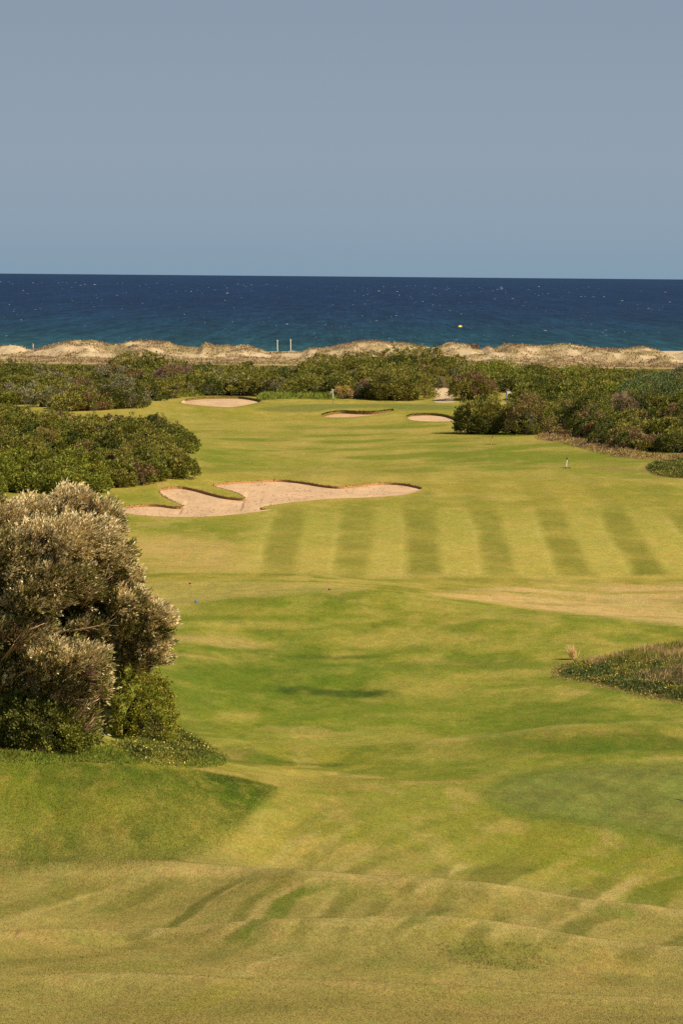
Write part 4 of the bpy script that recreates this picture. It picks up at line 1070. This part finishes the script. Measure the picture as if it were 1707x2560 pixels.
# straw tuft
x, y, z = g1(1432, 1648)
s = Soup(); n = 170; a = rng.uniform(0, 2 * math.pi, n); r_ = rng.random(n) ** .6 * .22
P = np.stack([r_ * np.cos(a) + .0, r_ * np.sin(a), np.zeros(n)], 1); A = np.stack([rng.normal(-.22, .22, n), rng.normal(0, .2, n), np.ones(n)], 1)
s.add(*leaves(P, A, rng.uniform(.45, 1.0, n), .022, srgb(232, 200, 132)[None, :] * LK * rng.uniform(.8, 1.25, (n, 1))))
o = s.build('dry_grass_tuft', M_GRASS); o.location = (x, y, z); tag(o, 'straw coloured grass tuft standing at the left end of the ground cover', 'grass tuft')

# dune grass
def dune_grass():
    n = 130000
    d = rng.uniform(800, 926, n); s_ = rng.uniform(-1500, 1500, n); x = s_ * d / F
    m = fbm(x / 5, d / 6, 111, 5); bare = np.zeros(n)
    for e in SPATCH: bare = np.maximum(bare, soft(x, d, e))
    pr = np.clip(sstep(.26, .46, m) * (1 - bare * 1.05), 0.02, 1); pr = np.where(d < 840, np.maximum(pr, .65) * (1 - bare), pr)
    k = rng.random(n) < pr; x = x[k]; d = d[k]; m = m[k]; n = len(x)
    z = H(x, d); P = np.stack([x, d, z - .05], 1)
    A = np.stack([rng.normal(.45, .4, n), rng.normal(-.15, .4, n), np.full(n, .75)], 1)
    hue = fbm(x / 9, d / 14, 131, 3)
    c = np.where((hue > .53)[:, None], srgb(168, 148, 96), np.where((hue > .47)[:, None], srgb(206, 184, 136), srgb(160, 132, 100)))
    c = np.where((d < 835)[:, None] & (rng.random((n, 1)) < .5), srgb(182, 154, 108), c)
    s = Soup(); s.add(*leaves(P, A, rng.uniform(.25, .75, n), rng.uniform(.12, .3, n), c * LK * .95 * rng.uniform(.7, 1.3, (n, 1))))
    o = s.build('dune_grass', M_GRASS); tag(o, 'dry blond marram grass covering the dunes along the beach', 'dune grass', kind='stuff')
dune_grass()

# ------------------------------------------------------------------ big silvery tree
def big_tree():
    DT = 119.0; PX = DT / F
    bx, by, bz = g1(130, 1895)
    root = thing('silvery_tree', 'large windswept silvery tree at the left edge with bare lower twigs', 'tree', (bx, by, bz))
    O = np.array([bx, by, bz])
    LOBES = [  # u, v, ru, rv, depth, silver share, bare share, density
     (185,1268,68,55,1.6,.95,.0,1.2),(262,1300,52,60,1.2,.9,.0,1.1),(95,1288,85,52,1.4,.95,.0,1.2),(10,1305,70,62,.8,.9,.05,1.2),(-70,1330,80,80,1,.9,.1,1.),
     (170,1350,120,70,-.6,.85,.15,1.3),(268,1392,72,62,-.3,.75,.05,1.3),(40,1390,95,70,-.4,.55,.05,1.3),(150,1440,110,58,-1.0,.55,.05,1.3),(30,1450,70,55,.6,.2,.0,1.1),
     (318,1452,44,42,.2,.9,.0,1.),(215,1470,100,45,.0,.4,.05,1.1),(90,1490,85,58,-1.2,.75,.2,1.2),(330,1508,62,42,-.4,.6,.05,1.2),(398,1548,40,44,-.6,.95,.0,1.2),(345,1560,70,45,-.2,.45,.05,1.2),
     (385,1600,48,34,-.3,.7,.05,1.),(300,1610,80,40,.5,.2,.05,1.),(392,1640,38,24,-.4,.8,.1,.9),(340,1650,60,34,.2,.45,.1,1.),
     (50,1575,110,58,-1.1,.2,.9,1.2),(230,1572,74,40,-.5,.15,.6,1.1),(-60,1500,80,120,.4,.5,.3,1.),
     (130,1640,72,48,-1.7,.6,.35,1.3),(205,1655,88,58,-1.7,.5,.6,1.3),(120,1690,60,45,-1.5,.4,.55,1.1),(245,1715,46,40,-1.2,.5,.55,1.1),(170,1725,80,50,-1.3,.15,.85,1.1),
     (20,1700,80,75,-.2,.1,.1,1.),(40,1790,90,80,.0,.05,.1,1.),(190,1800,70,62,-1.0,.05,.75,1.1),(110,1840,70,45,-.4,.05,.2,1.),(-60,1750,80,120,.2,.1,.2,.8)]
    crown = Soup(); twigs = Soup()
    wind = np.array([.62, -.10, .66])
    silver = np.array([srgb(242, 214, 148), srgb(216, 186, 122), srgb(252, 234, 184)]); olive = np.array([srgb(132, 124, 56), srgb(104, 108, 44), srgb(156, 142, 76)]); tw = np.array([srgb(160, 124, 98), srgb(138, 106, 86), srgb(182, 146, 108)])
    tri_f = []
    for (u, v, ru, rv, dep, sil, bare, den) in LOBES:
        c = at(u, v, DT + dep); ru *= .90; rv *= .90; R = np.array([ru * PX, (ru + rv) * .5 * PX * .9, rv * PX])
        nt_ = int(44 * den * (ru * rv) / 3600) + 16
        D = unit(rng.normal(size=(nt_ * 4, 3)) + wind * .28 + np.array([0, -.38, 0])); D = D[(D[:, 2] > -.62) & (D[:, 1] < .72)][:nt_]
        n = len(D)
        tip = c + D * R * np.where(rng.random((n, 1)) < .14, rng.uniform(1.06, 1.26, (n, 1)), rng.uniform(.80, 1.04, (n, 1)))
        ax = unit(D * .75 + wind + rng.normal(0, .13, (n, 3)))
        LT = np.clip(R.mean() * .85, .6, 1.3)
        st = tip - ax * LT
        isb = rng.random(n) < bare
        # twigs of each tuft fan out from its foot
        m = 17
        spread = rng.normal(0, .17, (n, m, 3)); A = unit(ax[:, None, :] + spread)
        B = st[:, None, :] + A * (LT * .20) + rng.normal(0, .04, (n, m, 3)); ln = LT * rng.uniform(.55, 1.05, (n, m, 1)); E = B + A * ln
        Bf = B.reshape(-1, 3); Ef = E.reshape(-1, 3); Af = A.reshape(-1, 3)
        # thin three sided twigs
        S = unit(np.cross(Af, rng.normal(size=Af.shape))); T = np.cross(Af, S)
        w0 = np.where(np.repeat(isb, m), .010, .007)[:, None]
        ringb = [Bf + w0 * (math.cos(q) * S + math.sin(q) * T) for q in (0, 2.1, 4.2)]
        vv = np.stack(ringb + [Ef], 1).reshape(-1, 3); k = len(Bf); b = np.arange(k)[:, None] * 4
        ff_ = np.concatenate([b + np.array([[0, 1, 3]]), b + np.array([[1, 2, 3]]), b + np.array([[2, 0, 3]])])
        cc = np.repeat(tw[rng.integers(0, 3, k)] * LK * rng.uniform(.7, 1.25, (k, 1)), 4, 0)
        twigs.add(vv, ff_, cc)
        # leaves along the outer part
        ml = 13
        nl = np.where(np.repeat(isb, m), 3, ml)
        kk = np.repeat(np.arange(k), nl); tpos = rng.random(len(kk)) ** .65
        tpos = .28 + .74 * tpos
        P = Bf[kk] + (Ef - Bf)[kk] * tpos[:, None] + rng.normal(0, .022, (len(kk), 3))
        AL = unit(Af[kk] * .9 + rng.normal(0, .27, (len(kk), 3)) + np.array([.12, 0, .15]))
        tuft = np.repeat(np.arange(n), m)[kk]
        issil = (rng.random(n) < sil)
        ps = np.where(issil, .92, .14)[tuft]
        sc_ = rng.random(len(kk)) < ps * np.clip(tpos * 1.25, .3, 1)
        tl = rng.uniform(.8, 1.15, n)[tuft][:, None]
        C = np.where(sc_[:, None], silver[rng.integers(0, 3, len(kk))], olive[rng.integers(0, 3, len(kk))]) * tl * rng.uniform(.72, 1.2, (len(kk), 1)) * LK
        L = rng.uniform(.07, .17, len(kk))
        crown.add(*leaves(P, AL, L, L * .30, C, 0.05, Af[kk] * .2 + np.array([.7, -.45, .65]), .55))
        # inner leaves, colour darkened to deepen the shade inside the crown
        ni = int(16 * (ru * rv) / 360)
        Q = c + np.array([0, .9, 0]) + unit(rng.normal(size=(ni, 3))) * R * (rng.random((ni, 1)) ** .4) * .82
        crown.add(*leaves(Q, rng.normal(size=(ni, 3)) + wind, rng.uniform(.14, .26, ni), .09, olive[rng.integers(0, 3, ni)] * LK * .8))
    for (u, v, ru, rv, dep, ni) in ((110,1400,170,140,1.2,5000),(120,1520,150,120,.9,5000),(290,1560,80,100,.9,3500),(230,1580,90,60,.5,2500),(180,1680,130,110,.4,5000),(30,1700,120,170,.6,5000),(150,1800,130,100,.4,4500)):  # filler leaves, darkened in colour so the gaps of the crown read shaded
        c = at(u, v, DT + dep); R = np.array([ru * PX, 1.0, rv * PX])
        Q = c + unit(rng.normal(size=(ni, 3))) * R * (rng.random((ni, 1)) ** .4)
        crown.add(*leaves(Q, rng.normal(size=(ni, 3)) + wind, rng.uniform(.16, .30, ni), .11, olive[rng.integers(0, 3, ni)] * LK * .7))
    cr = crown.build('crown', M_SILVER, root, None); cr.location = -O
    t_ = twigs.build('twigs', M_BARK, root, None); t_.location = -O
    t_['kind'] = 'stuff'
    # trunk and limbs
    s = Soup(); v, f = tube([(-.3, 1.2, -.3), (-.5, 1.2, 1.2), (-.75, 1.3, 2.8), (-.45, 1.3, 4.6), (.1, 1.4, 6.2)], [.38, .30, .24, .18, .10], 9); s.add(v, f, srgb(110, 88, 68) * LK)
    s.build('trunk', M_BARK, root)
    for (u, v_, dep) in ((185,1300,1.4),(290,1400,0.),(20,1360,.5),(350,1530,-.3),(60,1560,-.6),(215,1660,-1.2),(330,1620,.2),(190,1790,-.8)):
        e = at(u, v_, DT + dep) - O; b = np.array([-.6, 1.2, min(max(e[2] * .35, .4), 3.4)]); mid_ = b * .45 + e * .55 + np.array([0, .1, -.25])
        s = Soup(); v, f = tube([b, b * .75 + e * .25 + [0, .05, -.12], mid_, e * .85 + mid_ * .15, e], [.13, .11, .08, .055, .03], 6); s.add(v, f, srgb(130, 102, 78) * LK); s.build('limb', M_BARK, root)
    # light-barked bare branches reaching out of the dark gap
    for pts in ([(150,1580,-1.4),(200,1573,-1.9),(240,1566,-2.1),(272,1556,-2.2)],[(205,1520,-1.0),(222,1495,-1.5),(250,1470,-1.7),(262,1452,-1.7)],[(20,1640,-1.2),(60,1600,-1.8),(75,1575,-2.0),(110,1560,-2.0)],[(5,1650,-1.3),(30,1620,-1.9),(40,1600,-2.0)],[(40,1700,-1.5),(55,1680,-2.),(90,1668,-2.1)],[(150,1830,-1.5),(190,1795,-2.),(225,1760,-2.1),(250,1745,-2.1)],[(170,1850,-1.4),(215,1820,-1.9),(240,1790,-2.)]):
        P = np.array([at(u, v_, DT + dp) for u, v_, dp in pts]) - O
        P = P + rng.normal(0, .02, P.shape)
        s = Soup(); v, f = tube(P, np.linspace(.035, .010, len(P)), 5); s.add(v, f, srgb(196, 160, 118) * LK)
        for q in range(9):
            i = rng.integers(0, len(P) - 1); a = P[i] + (P[i + 1] - P[i]) * rng.random(); dr_ = unit(P[i + 1] - P[i] + rng.normal(0, .35, 3) * .4 + np.array([.02, -.02, .02])); l_ = rng.uniform(.3, .7)
            v, f = tube([a, a + dr_ * l_ * .5 + rng.normal(0, .02, 3), a + dr_ * l_], [.012, .009, .004], 4); s.add(v, f, srgb(180, 146, 110) * LK)
        s.build('branch', M_BARK, root)
big_tree()
shrub('rounded yellow green bush leaning against the foot of the silvery tree', 352, 1862, 82, 178, 'lime', None, nclump=1100, k=30, leaf=.085, rc=.14, aspect=.5, lean=.15, vary=.28)
shrub('deep green shaded bush under the silvery tree at the left edge', 90, 1888, 120, 130, 'dark', 'green', d=117.0, nclump=1000, k=30, leaf=.11, rc=.18, lean=.1)
#@@OBJ
# ------------------------------------------------------------------ small things on the course and the beach
M_WHITE = paint_mat('white_paint', (.80, .76, .66)); M_BLUE = paint_mat('blue_paint', (.05, .16, .42)); M_RED = paint_mat('red_paint', (.30, .035, .05)); M_BLACK = paint_mat('black_paint', (.02, .02, .025))
M_WOOD = paint_mat('bleached_wood', (.66, .54, .40), .8, 12, .3); M_RUSTY = paint_mat('weathered_orange', (.62, .34, .13), .8, 9, .4); M_YEL = paint_mat('yellow_cloth', (.85, .62, .05), .7, 3, .1)
M_NAVY = paint_mat('navy_cloth', (.03, .05, .16), .7, 6, .2); M_SKIN = paint_mat('skin', (.55, .33, .22), .6, 20, .1); M_STRAW = paint_mat('straw', (.75, .48, .22), .8, 30, .2); M_SHIRT = paint_mat('white_shirt', (.82, .80, .80), .8, 20, .1)
M_SHORT = paint_mat('pink_shorts', (.62, .36, .38), .8, 20, .1); M_HAIR = paint_mat('dark_hair', (.10, .05, .03), .7, 20, .1)

def tilt_path(h, dx, dy=0, n=3):
    return [(dx * t, dy * t, h * t) for t in np.linspace(0, 1, n)]

# golf flag
x, y, z = g1(833, 1009)
fl = thing('golf_flag', 'thin white flagstick with a dark and white chequered flag on the far green', 'golf flag', (x, y, z))
px = y / F; hp = 35 * px
v, f = tube([(0, 0, -.1), (-.03, 0, hp * .36)], [.035, .035], 8); pymesh('pole_foot', v, f, M_NAVY, fl)
v, f = tube([(-.03, 0, hp * .36), (-.10, 0, hp * .97)], [.062, .058], 8); pymesh('pole', v, f, M_WHITE, fl)
v, f = lathe([(.01, 0), (.07, .02), (.08, .07), (.05, .12), (.01, .13)], 10); v = [(a - .10, b, c + hp * .96) for a, b, c in v]; pymesh('pole_cap', v, f, M_WHITE, fl)
def cloth(w, h, nx, ny, droop, wave):
    v = []; 
    for j in range(ny + 1):
        for i in range(nx + 1):
            s = i / nx; t = j / ny
            v.append((-w * s, wave * math.sin(s * 6 + t) * s, -h * t - droop * s * s))
    return v
def flag_piece(name, rows, cols, mat):
    nx, ny = 6, 4; w, h = 7.2 * px, 5.6 * px
    g = cloth(w, h, nx, ny, .18, .10); vv = []; ff_ = []
    for j in range(ny):
        for i in range(nx):
            if ((i // 2 + j // 2) % 2) != cols: continue
            q = [g[j * 7 + i], g[j * 7 + i + 1], g[(j + 1) * 7 + i + 1], g[(j + 1) * 7 + i]]
            b = len(vv); vv += [(a - .09, c - .006, d + hp * .90) for a, c, d in q] + [(a - .09, c + .006, d + hp * .90) for a, c, d in q]
            ff_ += [(b, b + 1, b + 2, b + 3), (b + 7, b + 6, b + 5, b + 4)] + [(b + k, b + 4 + k, b + 4 + (k + 1) % 4, b + (k + 1) % 4) for k in range(4)]
    return pymesh(name, vv, ff_, mat, fl)
fa = flag_piece('flag', 0, 0, M_NAVY); fb = flag_piece('flag_check', 0, 1, M_WHITE); fb.parent = fa

# arrow sign
x, y, z = g1(1263, 1004)
px = y / F
sg = thing('arrow_sign', 'white arrow shaped board on a slanting blue post before the scrub', 'sign', (x, y, z))
hp = 27 * px; dx = 2.4 * px
v, f = tube([(0, 0, -.2), (dx * .5, 0, hp * .5), (dx, 0, hp)], [.07, .07, .07], 8); pymesh('post', v, f, M_BLUE, sg)
w, h = 10.5 * px, 6.2 * px
o2 = [(0, 0), (w * .70, .06 * h), (w, h * .50), (w * .64, h), (0, h * .94)]
vv = [(dx + .06 + a, -.10, hp - h + b - .05) for a, b in o2] + [(dx + .06 + a, -.05, hp - h + b - .05) for a, b in o2]
ff_ = [tuple(range(5)), tuple(range(9, 4, -1))] + [((k + 1) % 5, k, k + 5, (k + 1) % 5 + 5) for k in range(5)]
pymesh('arrow_board', vv, ff_, M_WHITE, sg)

# distance stakes
def stake(u, v0, hpx, leanpx, label, body, bands):
    x, y, z = g1(u, v0); px = y / F; h = hpx * px; lx = leanpx * px
    st = thing('distance_stake', label, 'stake', (x, y, z), group='distance stakes at the fairway edge')
    for a, b, mat, nm, r in [(-.1, 1.0, body, 'shaft', .06)] + bands:
        P = [(lx * t, 0, h * t) for t in (a, (a + b) / 2, b)]
        vv, ff_ = tube(P, [r, r, r * .96], 8); pymesh(nm, vv, ff_, mat, st)
    s = Soup(); n = 70; q = rng.uniform(0, 6.28, n); rr = rng.random(n) ** .5 * np.array(.75)
    P = np.stack([rr * np.cos(q), rr * np.sin(q), np.zeros(n)], 1); P[:, 2] = H(P[:, 0] + x, P[:, 1] + y) - z
    s.add(*leaves(P, np.stack([rng.normal(0, .4, n), rng.normal(0, .3, n), np.ones(n)], 1), rng.uniform(.06, .2, n), .05, PAL['green'][None, :] * LK * rng.uniform(.6, 1.2, (n, 1))))
    o = s.build('uncut_grass', M_GRASS); o.location = (x, y, z); tag(o, 'uncut dark grass ring round the foot of the ' + ('white' if body is M_WHITE else 'orange') + ' distance stake', 'grass', kind='stuff')
stake(1414, 1171, 27, 2.2, 'upright white distance stake with black top and red foot', M_WHITE, [(.80, 1.02, M_BLACK, 'top_band', .066), (-.02, .15, M_RED, 'foot_band', .066)])
stake(1226, 1112, 23, 5.2, 'leaning weathered orange distance stake with dark red top', M_RUSTY, [(.74, 1.02, M_RED, 'top_band', .066)])

# tee markers
def tee_marker(u, v0, w, h, mat, label):
    x, y, z = g1(u, v0); px = y / F; w *= px; h *= px
    vv, ff_ = lathe([(w * .42, -.02), (w * .5, .0), (w * .5, h * .55), (w * .44, h * .85), (w * .25, h), (.005, h * 1.02)], 14)
    o = pymesh('tee_marker', vv, ff_, mat, None, True); o.location = (x, y, z); tag(o, label, 'tee marker', 'tee markers on the tee box')
tee_marker(476, 1460, 6.6, 4.2, M_RED, 'dull red squat tee marker nearest the silvery tree')
tee_marker(824, 1475, 6.2, 4.6, M_RED, 'dull red squat tee marker alone right of the others')
tee_marker(490, 1507, 4.6, 7.2, M_BLUE, 'blue upright tee marker on the tee box beside the tree')

# beach posts
def beach_post(u, vb, vt, label):
    d = 985.0; P = at(u, vb, d); x, y = P[0], P[1]; z = float(H(x, y)); top = at(u - .6, vt, d)
    bp = thing('beach_post', label, 'post', (x, y, z), group='beach net posts')
    h = top[2] - z
    vv, ff_ = tube([(0, 0, -.3), (top[0] - x, 0, h)], [.12, .11], 8); pymesh('shaft', vv, ff_, M_WHITE, bp)
    vv, ff_ = lathe([(.11, 0), (.15, .03), (.15, .30), (.08, .36)], 10); vv = [(a + top[0] - x, b, c + h - .2) for a, b, c in vv]; pymesh('cap', vv, ff_, M_WHITE, bp)
beach_post(694, 881, 851.5, 'shorter left pale post standing on the beach behind the dunes')
beach_post(727, 884, 849.5, 'taller right pale post standing on the beach behind the dunes')

# kite
P = at(1149.5, 816.5, 1250.0)
kt = thing('kite', 'small yellow arched kite in the air before the dark sea', 'kite', P)
px = 1250 / F; W = 4.5 * px; nx, ny = 14, 6; vv = []
for sgn in (1, -1):
    for j in range(ny + 1):
        for i in range(nx + 1):
            a = (i / nx - .5) * 2.5; t = j / ny
            ch = .85 * W * (1 - .55 * abs(i / nx - .5) * 2)
            vv.append((math.sin(a) * W, (t - .5) * .7 * W + sgn * .02, math.cos(a) * W * .55 - .30 * W + (t - .5) * 1.05 * ch))
n1 = (nx + 1) * (ny + 1); ff_ = []
for j in range(ny):
    for i in range(nx):
        a = j * (nx + 1) + i; q = (a, a + 1, a + nx + 2, a + nx + 1); ff_.append(q); ff_.append(tuple(n1 + k for k in q[::-1]))
can = pymesh('canopy', vv, ff_, M_YEL, kt, True)
path = [(math.sin(a) * W, .35 * W, math.cos(a) * W * .55 - .30 * W + .5 * 1.05 * .85 * W * (1 - .55 * abs(a / 1.25))) for a in np.linspace(-1.25, 1.25, 15)]
v, f = tube(path, [.03] + [.07] * 13 + [.03], 8); pymesh('leading_edge', v, f, M_YEL, kt, True)
v, f = lathe([(.01, 0), (.10, .04), (.12, .2), (.06, .3)], 8); v = [(a + math.sin(1.25) * W, b, c + math.cos(1.25) * W * .8 - .2 * W) for a, b, c in v]; pymesh('wing_tip', v, f, M_WHITE, kt)

# bird skimming over the near green
P = at(1716, 2004, 59.5)
bd = thing('flying_bird', 'dark slender bird in low flight over the near green at the right edge', 'bird', P)
prof = [(-.115, .004), (-.10, .012), (-.07, .022), (-.02, .030), (.03, .026), (.07, .015), (.10, .008)]
vv, ff_ = tube([(.0 + .25 * a, a, .04 * a) for a, r in prof], [r for a, r in prof], 10); pymesh('body', vv, ff_, M_BLACK, bd, True)
for sgn in (-1, 1):
    sp_ = np.linspace(0, 1, 8); vv = []; ff_ = []
    for t in sp_:
        cx = sgn * (.02 + .255 * t); cz = (.045 * math.sin(t * 2.2) if sgn < 0 else .06 * t); cy = .02 + .05 * t * t - .05 * math.sin(t * 3.1); ch = .075 * (1 - t) ** .7 + .006; th = .010 * (1 - t) + .002
        vv += [(cx, cy - ch * .45, cz + th), (cx, cy + ch * .55, cz), (cx, cy - ch * .45, cz - th)]
    for i in range(7):
        a = i * 3; ff_ += [(a, a + 3, a + 4, a + 1), (a + 1, a + 4, a + 5, a + 2), (a + 2, a + 5, a + 3, a)]
    ff_ += [(0, 1, 2), (21, 23, 22)]
    pymesh('wing', vv, ff_, M_BLACK, bd, True)
vv = [(.02, .09, .006), (.10, .19, .01), (.035, .12, .004), (.02, .20, .0), (.0, .09, .002)]; vv2 = vv + [(a, b, c - .006) for a, b, c in vv]
pymesh('tail', vv2, [(0, 1, 2), (0, 2, 4), (2, 3, 4), (7, 6, 5), (9, 7, 5), (9, 8, 7), (0, 5, 6, 1), (1, 6, 7, 2), (2, 7, 8, 3), (3, 8, 9, 4), (4, 9, 5, 0)], M_BLACK, bd)

# person on the dune crest
def person():
    d = 899.0; P = at(83.5, 876, d); x, y = P[0], P[1]; z = float(H(x, y))
    root = thing('person', 'person in a white top and pinkish shorts wearing a wide straw hat, walking on the dune crest', 'person', (x, y, z), math.radians(-90))
    root['label'] = 'person in white top and straw hat with pale brim walking along the dune crest'
    S = 1.0
    V = []; E = []; R = []
    def add(p, r, par=None):
        V.append(Vector(p)); R.append(r)
        if par is not None: E.append((par, len(V) - 1))
        return len(V) - 1
    # local frame: facing -y, x to the person's left
    pel = add((0, 0, .93), .135); wa = add((0, 0, 1.10), .125, pel); ch = add((0, .01, 1.33), .150, wa); nk = add((0, .0, 1.50), .055, ch); hd0 = add((0, -.01, 1.57), .072, nk); hd1 = add((0, -.02, 1.66), .092, hd0); hd2 = add((0, -.01, 1.74), .06, hd1)
    ns = add((0, -.115, 1.645), .012, hd1)
    for s in (-1, 1):
        fy = -.22 * s
        hip = add((s * .095, 0, .88), .095, pel); kn = add((s * .10, fy * .75 - .03, .49), .058, hip); an = add((s * .10, fy * 1.1 + .04, .09), .038, kn); toe = add((s * .11, fy * 1.1 - .12, .035), .034, an)
        sh = add((s * .185, .01, 1.40), .062, ch); el = add((s * .245, .03 + .10 * s, 1.13), .044, sh); wr = add((s * .25, -.06 + .16 * s, .90), .030, el); pm = add((s * .25, -.085 + .17 * s, .84), .032, wr)
        for q, l_ in enumerate((.065, .078, .072, .055)):
            yb = -.085 + .17 * s + (q - 1.5) * .019
            k1 = add((s * .25, yb, .80), .009, pm); k2 = add((s * .238, yb - .004, .80 - l_ * .55), .0085, k1); add((s * .222, yb - .006, .80 - l_), .008, k2)
        t1 = add((s * .232, -.125 + .17 * s, .835), .010, pm); add((s * .222, -.145 + .17 * s, .80), .009, t1)
    me = bpy.data.meshes.new('body'); me.from_pydata([tuple(v) for v in V], E, []); me.update()
    o = bpy.data.objects.new('body', me); COL.objects.link(o); o.parent = root
    md = o.modifiers.new('skin', 'SKIN'); md.use_smooth_shade = True
    for i, sv_ in enumerate(me.skin_vertices[0].data): sv_.radius = (R[i], R[i] * (.75 if i in (0, 1, 2) else 1)); sv_.use_root = (i == 0)
    sb = o.modifiers.new('sub', 'SUBSURF'); sb.levels = 1; sb.render_levels = 2
    me.materials.append(M_SKIN)
    v, f = lathe([(.17, .90), (.172, 1.0), (.158, 1.12), (.178, 1.28), (.185, 1.40), (.10, 1.49), (.07, 1.50)], 16); v = [(a * 1.05, b * .82 + .005, c) for a, b, c in v]; pymesh('white_top', v, f, M_SHIRT, root, True)
    for s in (-1, 1):
        v, f = tube([(s * .175, .01, 1.42), (s * .215, .02 + .05 * s, 1.28), (s * .232, .03 + .08 * s, 1.19)], [.088, .072, .066], 10); pymesh('sleeve', v, f, M_SHIRT, root, True)
        fy = -.22 * s
        v, f = tube([(s * .085, 0, .95), (s * .098, fy * .4, .72), (s * .10, fy * .66 - .02, .56)], [.125, .105, .088], 12); pymesh('shorts', v, f, M_SHORT, root, True)
        v, f = tube([(s * .03, -.092, 1.665), (s * .03, -.101, 1.665)], [.011, .008], 6); pymesh('eye', v, f, M_BLACK, root)
    v, f = tube([(-.025, -.098, 1.605), (.025, -.098, 1.605)], [.007, .007], 6); pymesh('mouth', v, f, M_RED, root)
    v, f = lathe([(.06, 1.52), (.105, 1.60), (.112, 1.68), (.09, 1.755), (.02, 1.79)], 12); v = [(a, b * .95 + .025, c) for a, b, c in v]; pymesh('hair', v, f, M_HAIR, root, True)
    v, f = lathe([(.34, 1.70), (.345, 1.715), (.20, 1.745), (.125, 1.76), (.12, 1.84), (.08, 1.88), (.01, 1.885)], 20); v = [(a, b * 1.05 - .03, c + .10 * b) for a, b, c in v]; hat = pymesh('straw_hat', v, f, M_STRAW, root, True)
    v, f = lathe([(.128, 1.765), (.131, 1.77), (.128, 1.805), (.118, 1.808)], 16); v = [(a, b - .025, c + .09 * b) for a, b, c in v]; pymesh('hat_band', v, f, M_WHITE, hat)
person()
# ------------------------------------------------------------------ camera, light, sky
cam = bpy.data.cameras.new('camera'); co = bpy.data.objects.new('camera', cam); COL.objects.link(co)
cam.sensor_fit = 'VERTICAL'; cam.sensor_height = 36.0; cam.sensor_width = 24.0
cam.lens = F / 2560 * 36.0
cam.clip_start = 0.5; cam.clip_end = 300000
right = Vector((cr, sr * sp * 0, 0))
# camera axes: x right, y up, -z forward, rolled by ROLL about the sight line
fwd = Vector((0, cp, -sp)); up0 = Vector((0, sp, cp)); rt0 = Vector((1, 0, 0))
def cam_axes():
    # pixel offset (a right, b down) = rolled frame: a2 = a cr + b sr ; b2 = -a sr + b cr
    r = rt0 * cr + up0 * sr            # world dir of +a
    dn = rt0 * sr - up0 * cr           # world dir of +b
    return r, -dn
r, u_ = cam_axes()
co.matrix_world = Matrix(((r.x, u_.x, -fwd.x, 0), (r.y, u_.y, -fwd.y, 0), (r.z, u_.z, -fwd.z, EYE), (0, 0, 0, 1)))
scene.camera = co

EXPO = 0.85
SUN_AZ, SUN_EL = math.radians(108), math.radians(45)      # azimuth clockwise from +Y
sv = Vector((math.sin(SUN_AZ) * math.cos(SUN_EL), math.cos(SUN_AZ) * math.cos(SUN_EL), math.sin(SUN_EL)))
sl = bpy.data.lights.new('sun', 'SUN'); sl.energy = 4.2; sl.angle = math.radians(0.5); sl.color = (1.0, 0.90, 0.74)
so = bpy.data.objects.new('sun', sl); COL.objects.link(so); so.location = (100, -50, 100)
so.rotation_euler = sv.to_track_quat('Z', 'Y').to_euler()

w = bpy.data.worlds.new('World'); scene.world = w; w.use_nodes = True
nt = w.node_tree; nt.nodes.clear()
out = nt.nodes.new('ShaderNodeOutputWorld'); bg = nt.nodes.new('ShaderNodeBackground')
sky = nt.nodes.new('ShaderNodeTexSky'); sky.sky_type = 'NISHITA'; sky.sun_disc = False
sky.sun_elevation = SUN_EL; sky.sun_rotation = SUN_AZ
sky.air_density = 1.0; sky.dust_density = 1.0; sky.ozone_density = 1.0; sky.altitude = 0
bg.inputs['Strength'].default_value = 0.06; SKYK = 1 / (0.06 * 2 ** EXPO)
# the grey blue summer haze that lies in the lowest degrees of the sky
tc = nt.nodes.new('ShaderNodeTexCoord'); sx_ = nt.nodes.new('ShaderNodeSeparateXYZ'); nt.links.new(tc.outputs['Generated'], sx_.inputs[0])
rp = nt.nodes.new('ShaderNodeValToRGB'); nt.links.new(math_node(nt, 'MULTIPLY', sx_.outputs['Z'], 8.0), rp.inputs[0])
el = rp.color_ramp.elements
for k in range(3): el.new(0.5)
for e, (p_, c) in zip(el, [(0.0, (131, 156, 175)), (0.12, (140, 159, 176)), (0.30, (145, 161, 177)), (0.50, (143, 158, 175)), (0.80, (136, 151, 169))]): e.position = p_; e.color = (*srgb(*c), 1)
hz = scale_col(nt, rp.outputs['Color'], math_node(nt, 'ADD', SKYK, 0.0))
mx = nt.nodes.new('ShaderNodeMix'); mx.data_type = 'RGBA'
nt.links.new(maprange(nt, sx_.outputs['Z'], 0.10, 0.40, 0.0, 1.0), mx.inputs[0]); nt.links.new(hz, mx.inputs[6]); nt.links.new(sky.outputs[0], mx.inputs[7])
nt.links.new(mx.outputs[2], bg.inputs['Color']); nt.links.new(bg.outputs[0], out.inputs['Surface'])
vs = scene.view_settings; vs.view_transform = 'Standard'; vs.look = 'None'; vs.gamma = 1; vs.exposure = EXPO
scene.cycles.max_bounces = 6; scene.cycles.diffuse_bounces = 3; scene.cycles.transmission_bounces = 3; scene.cycles.transparent_max_bounces = 4
scene.cycles.use_denoising = False
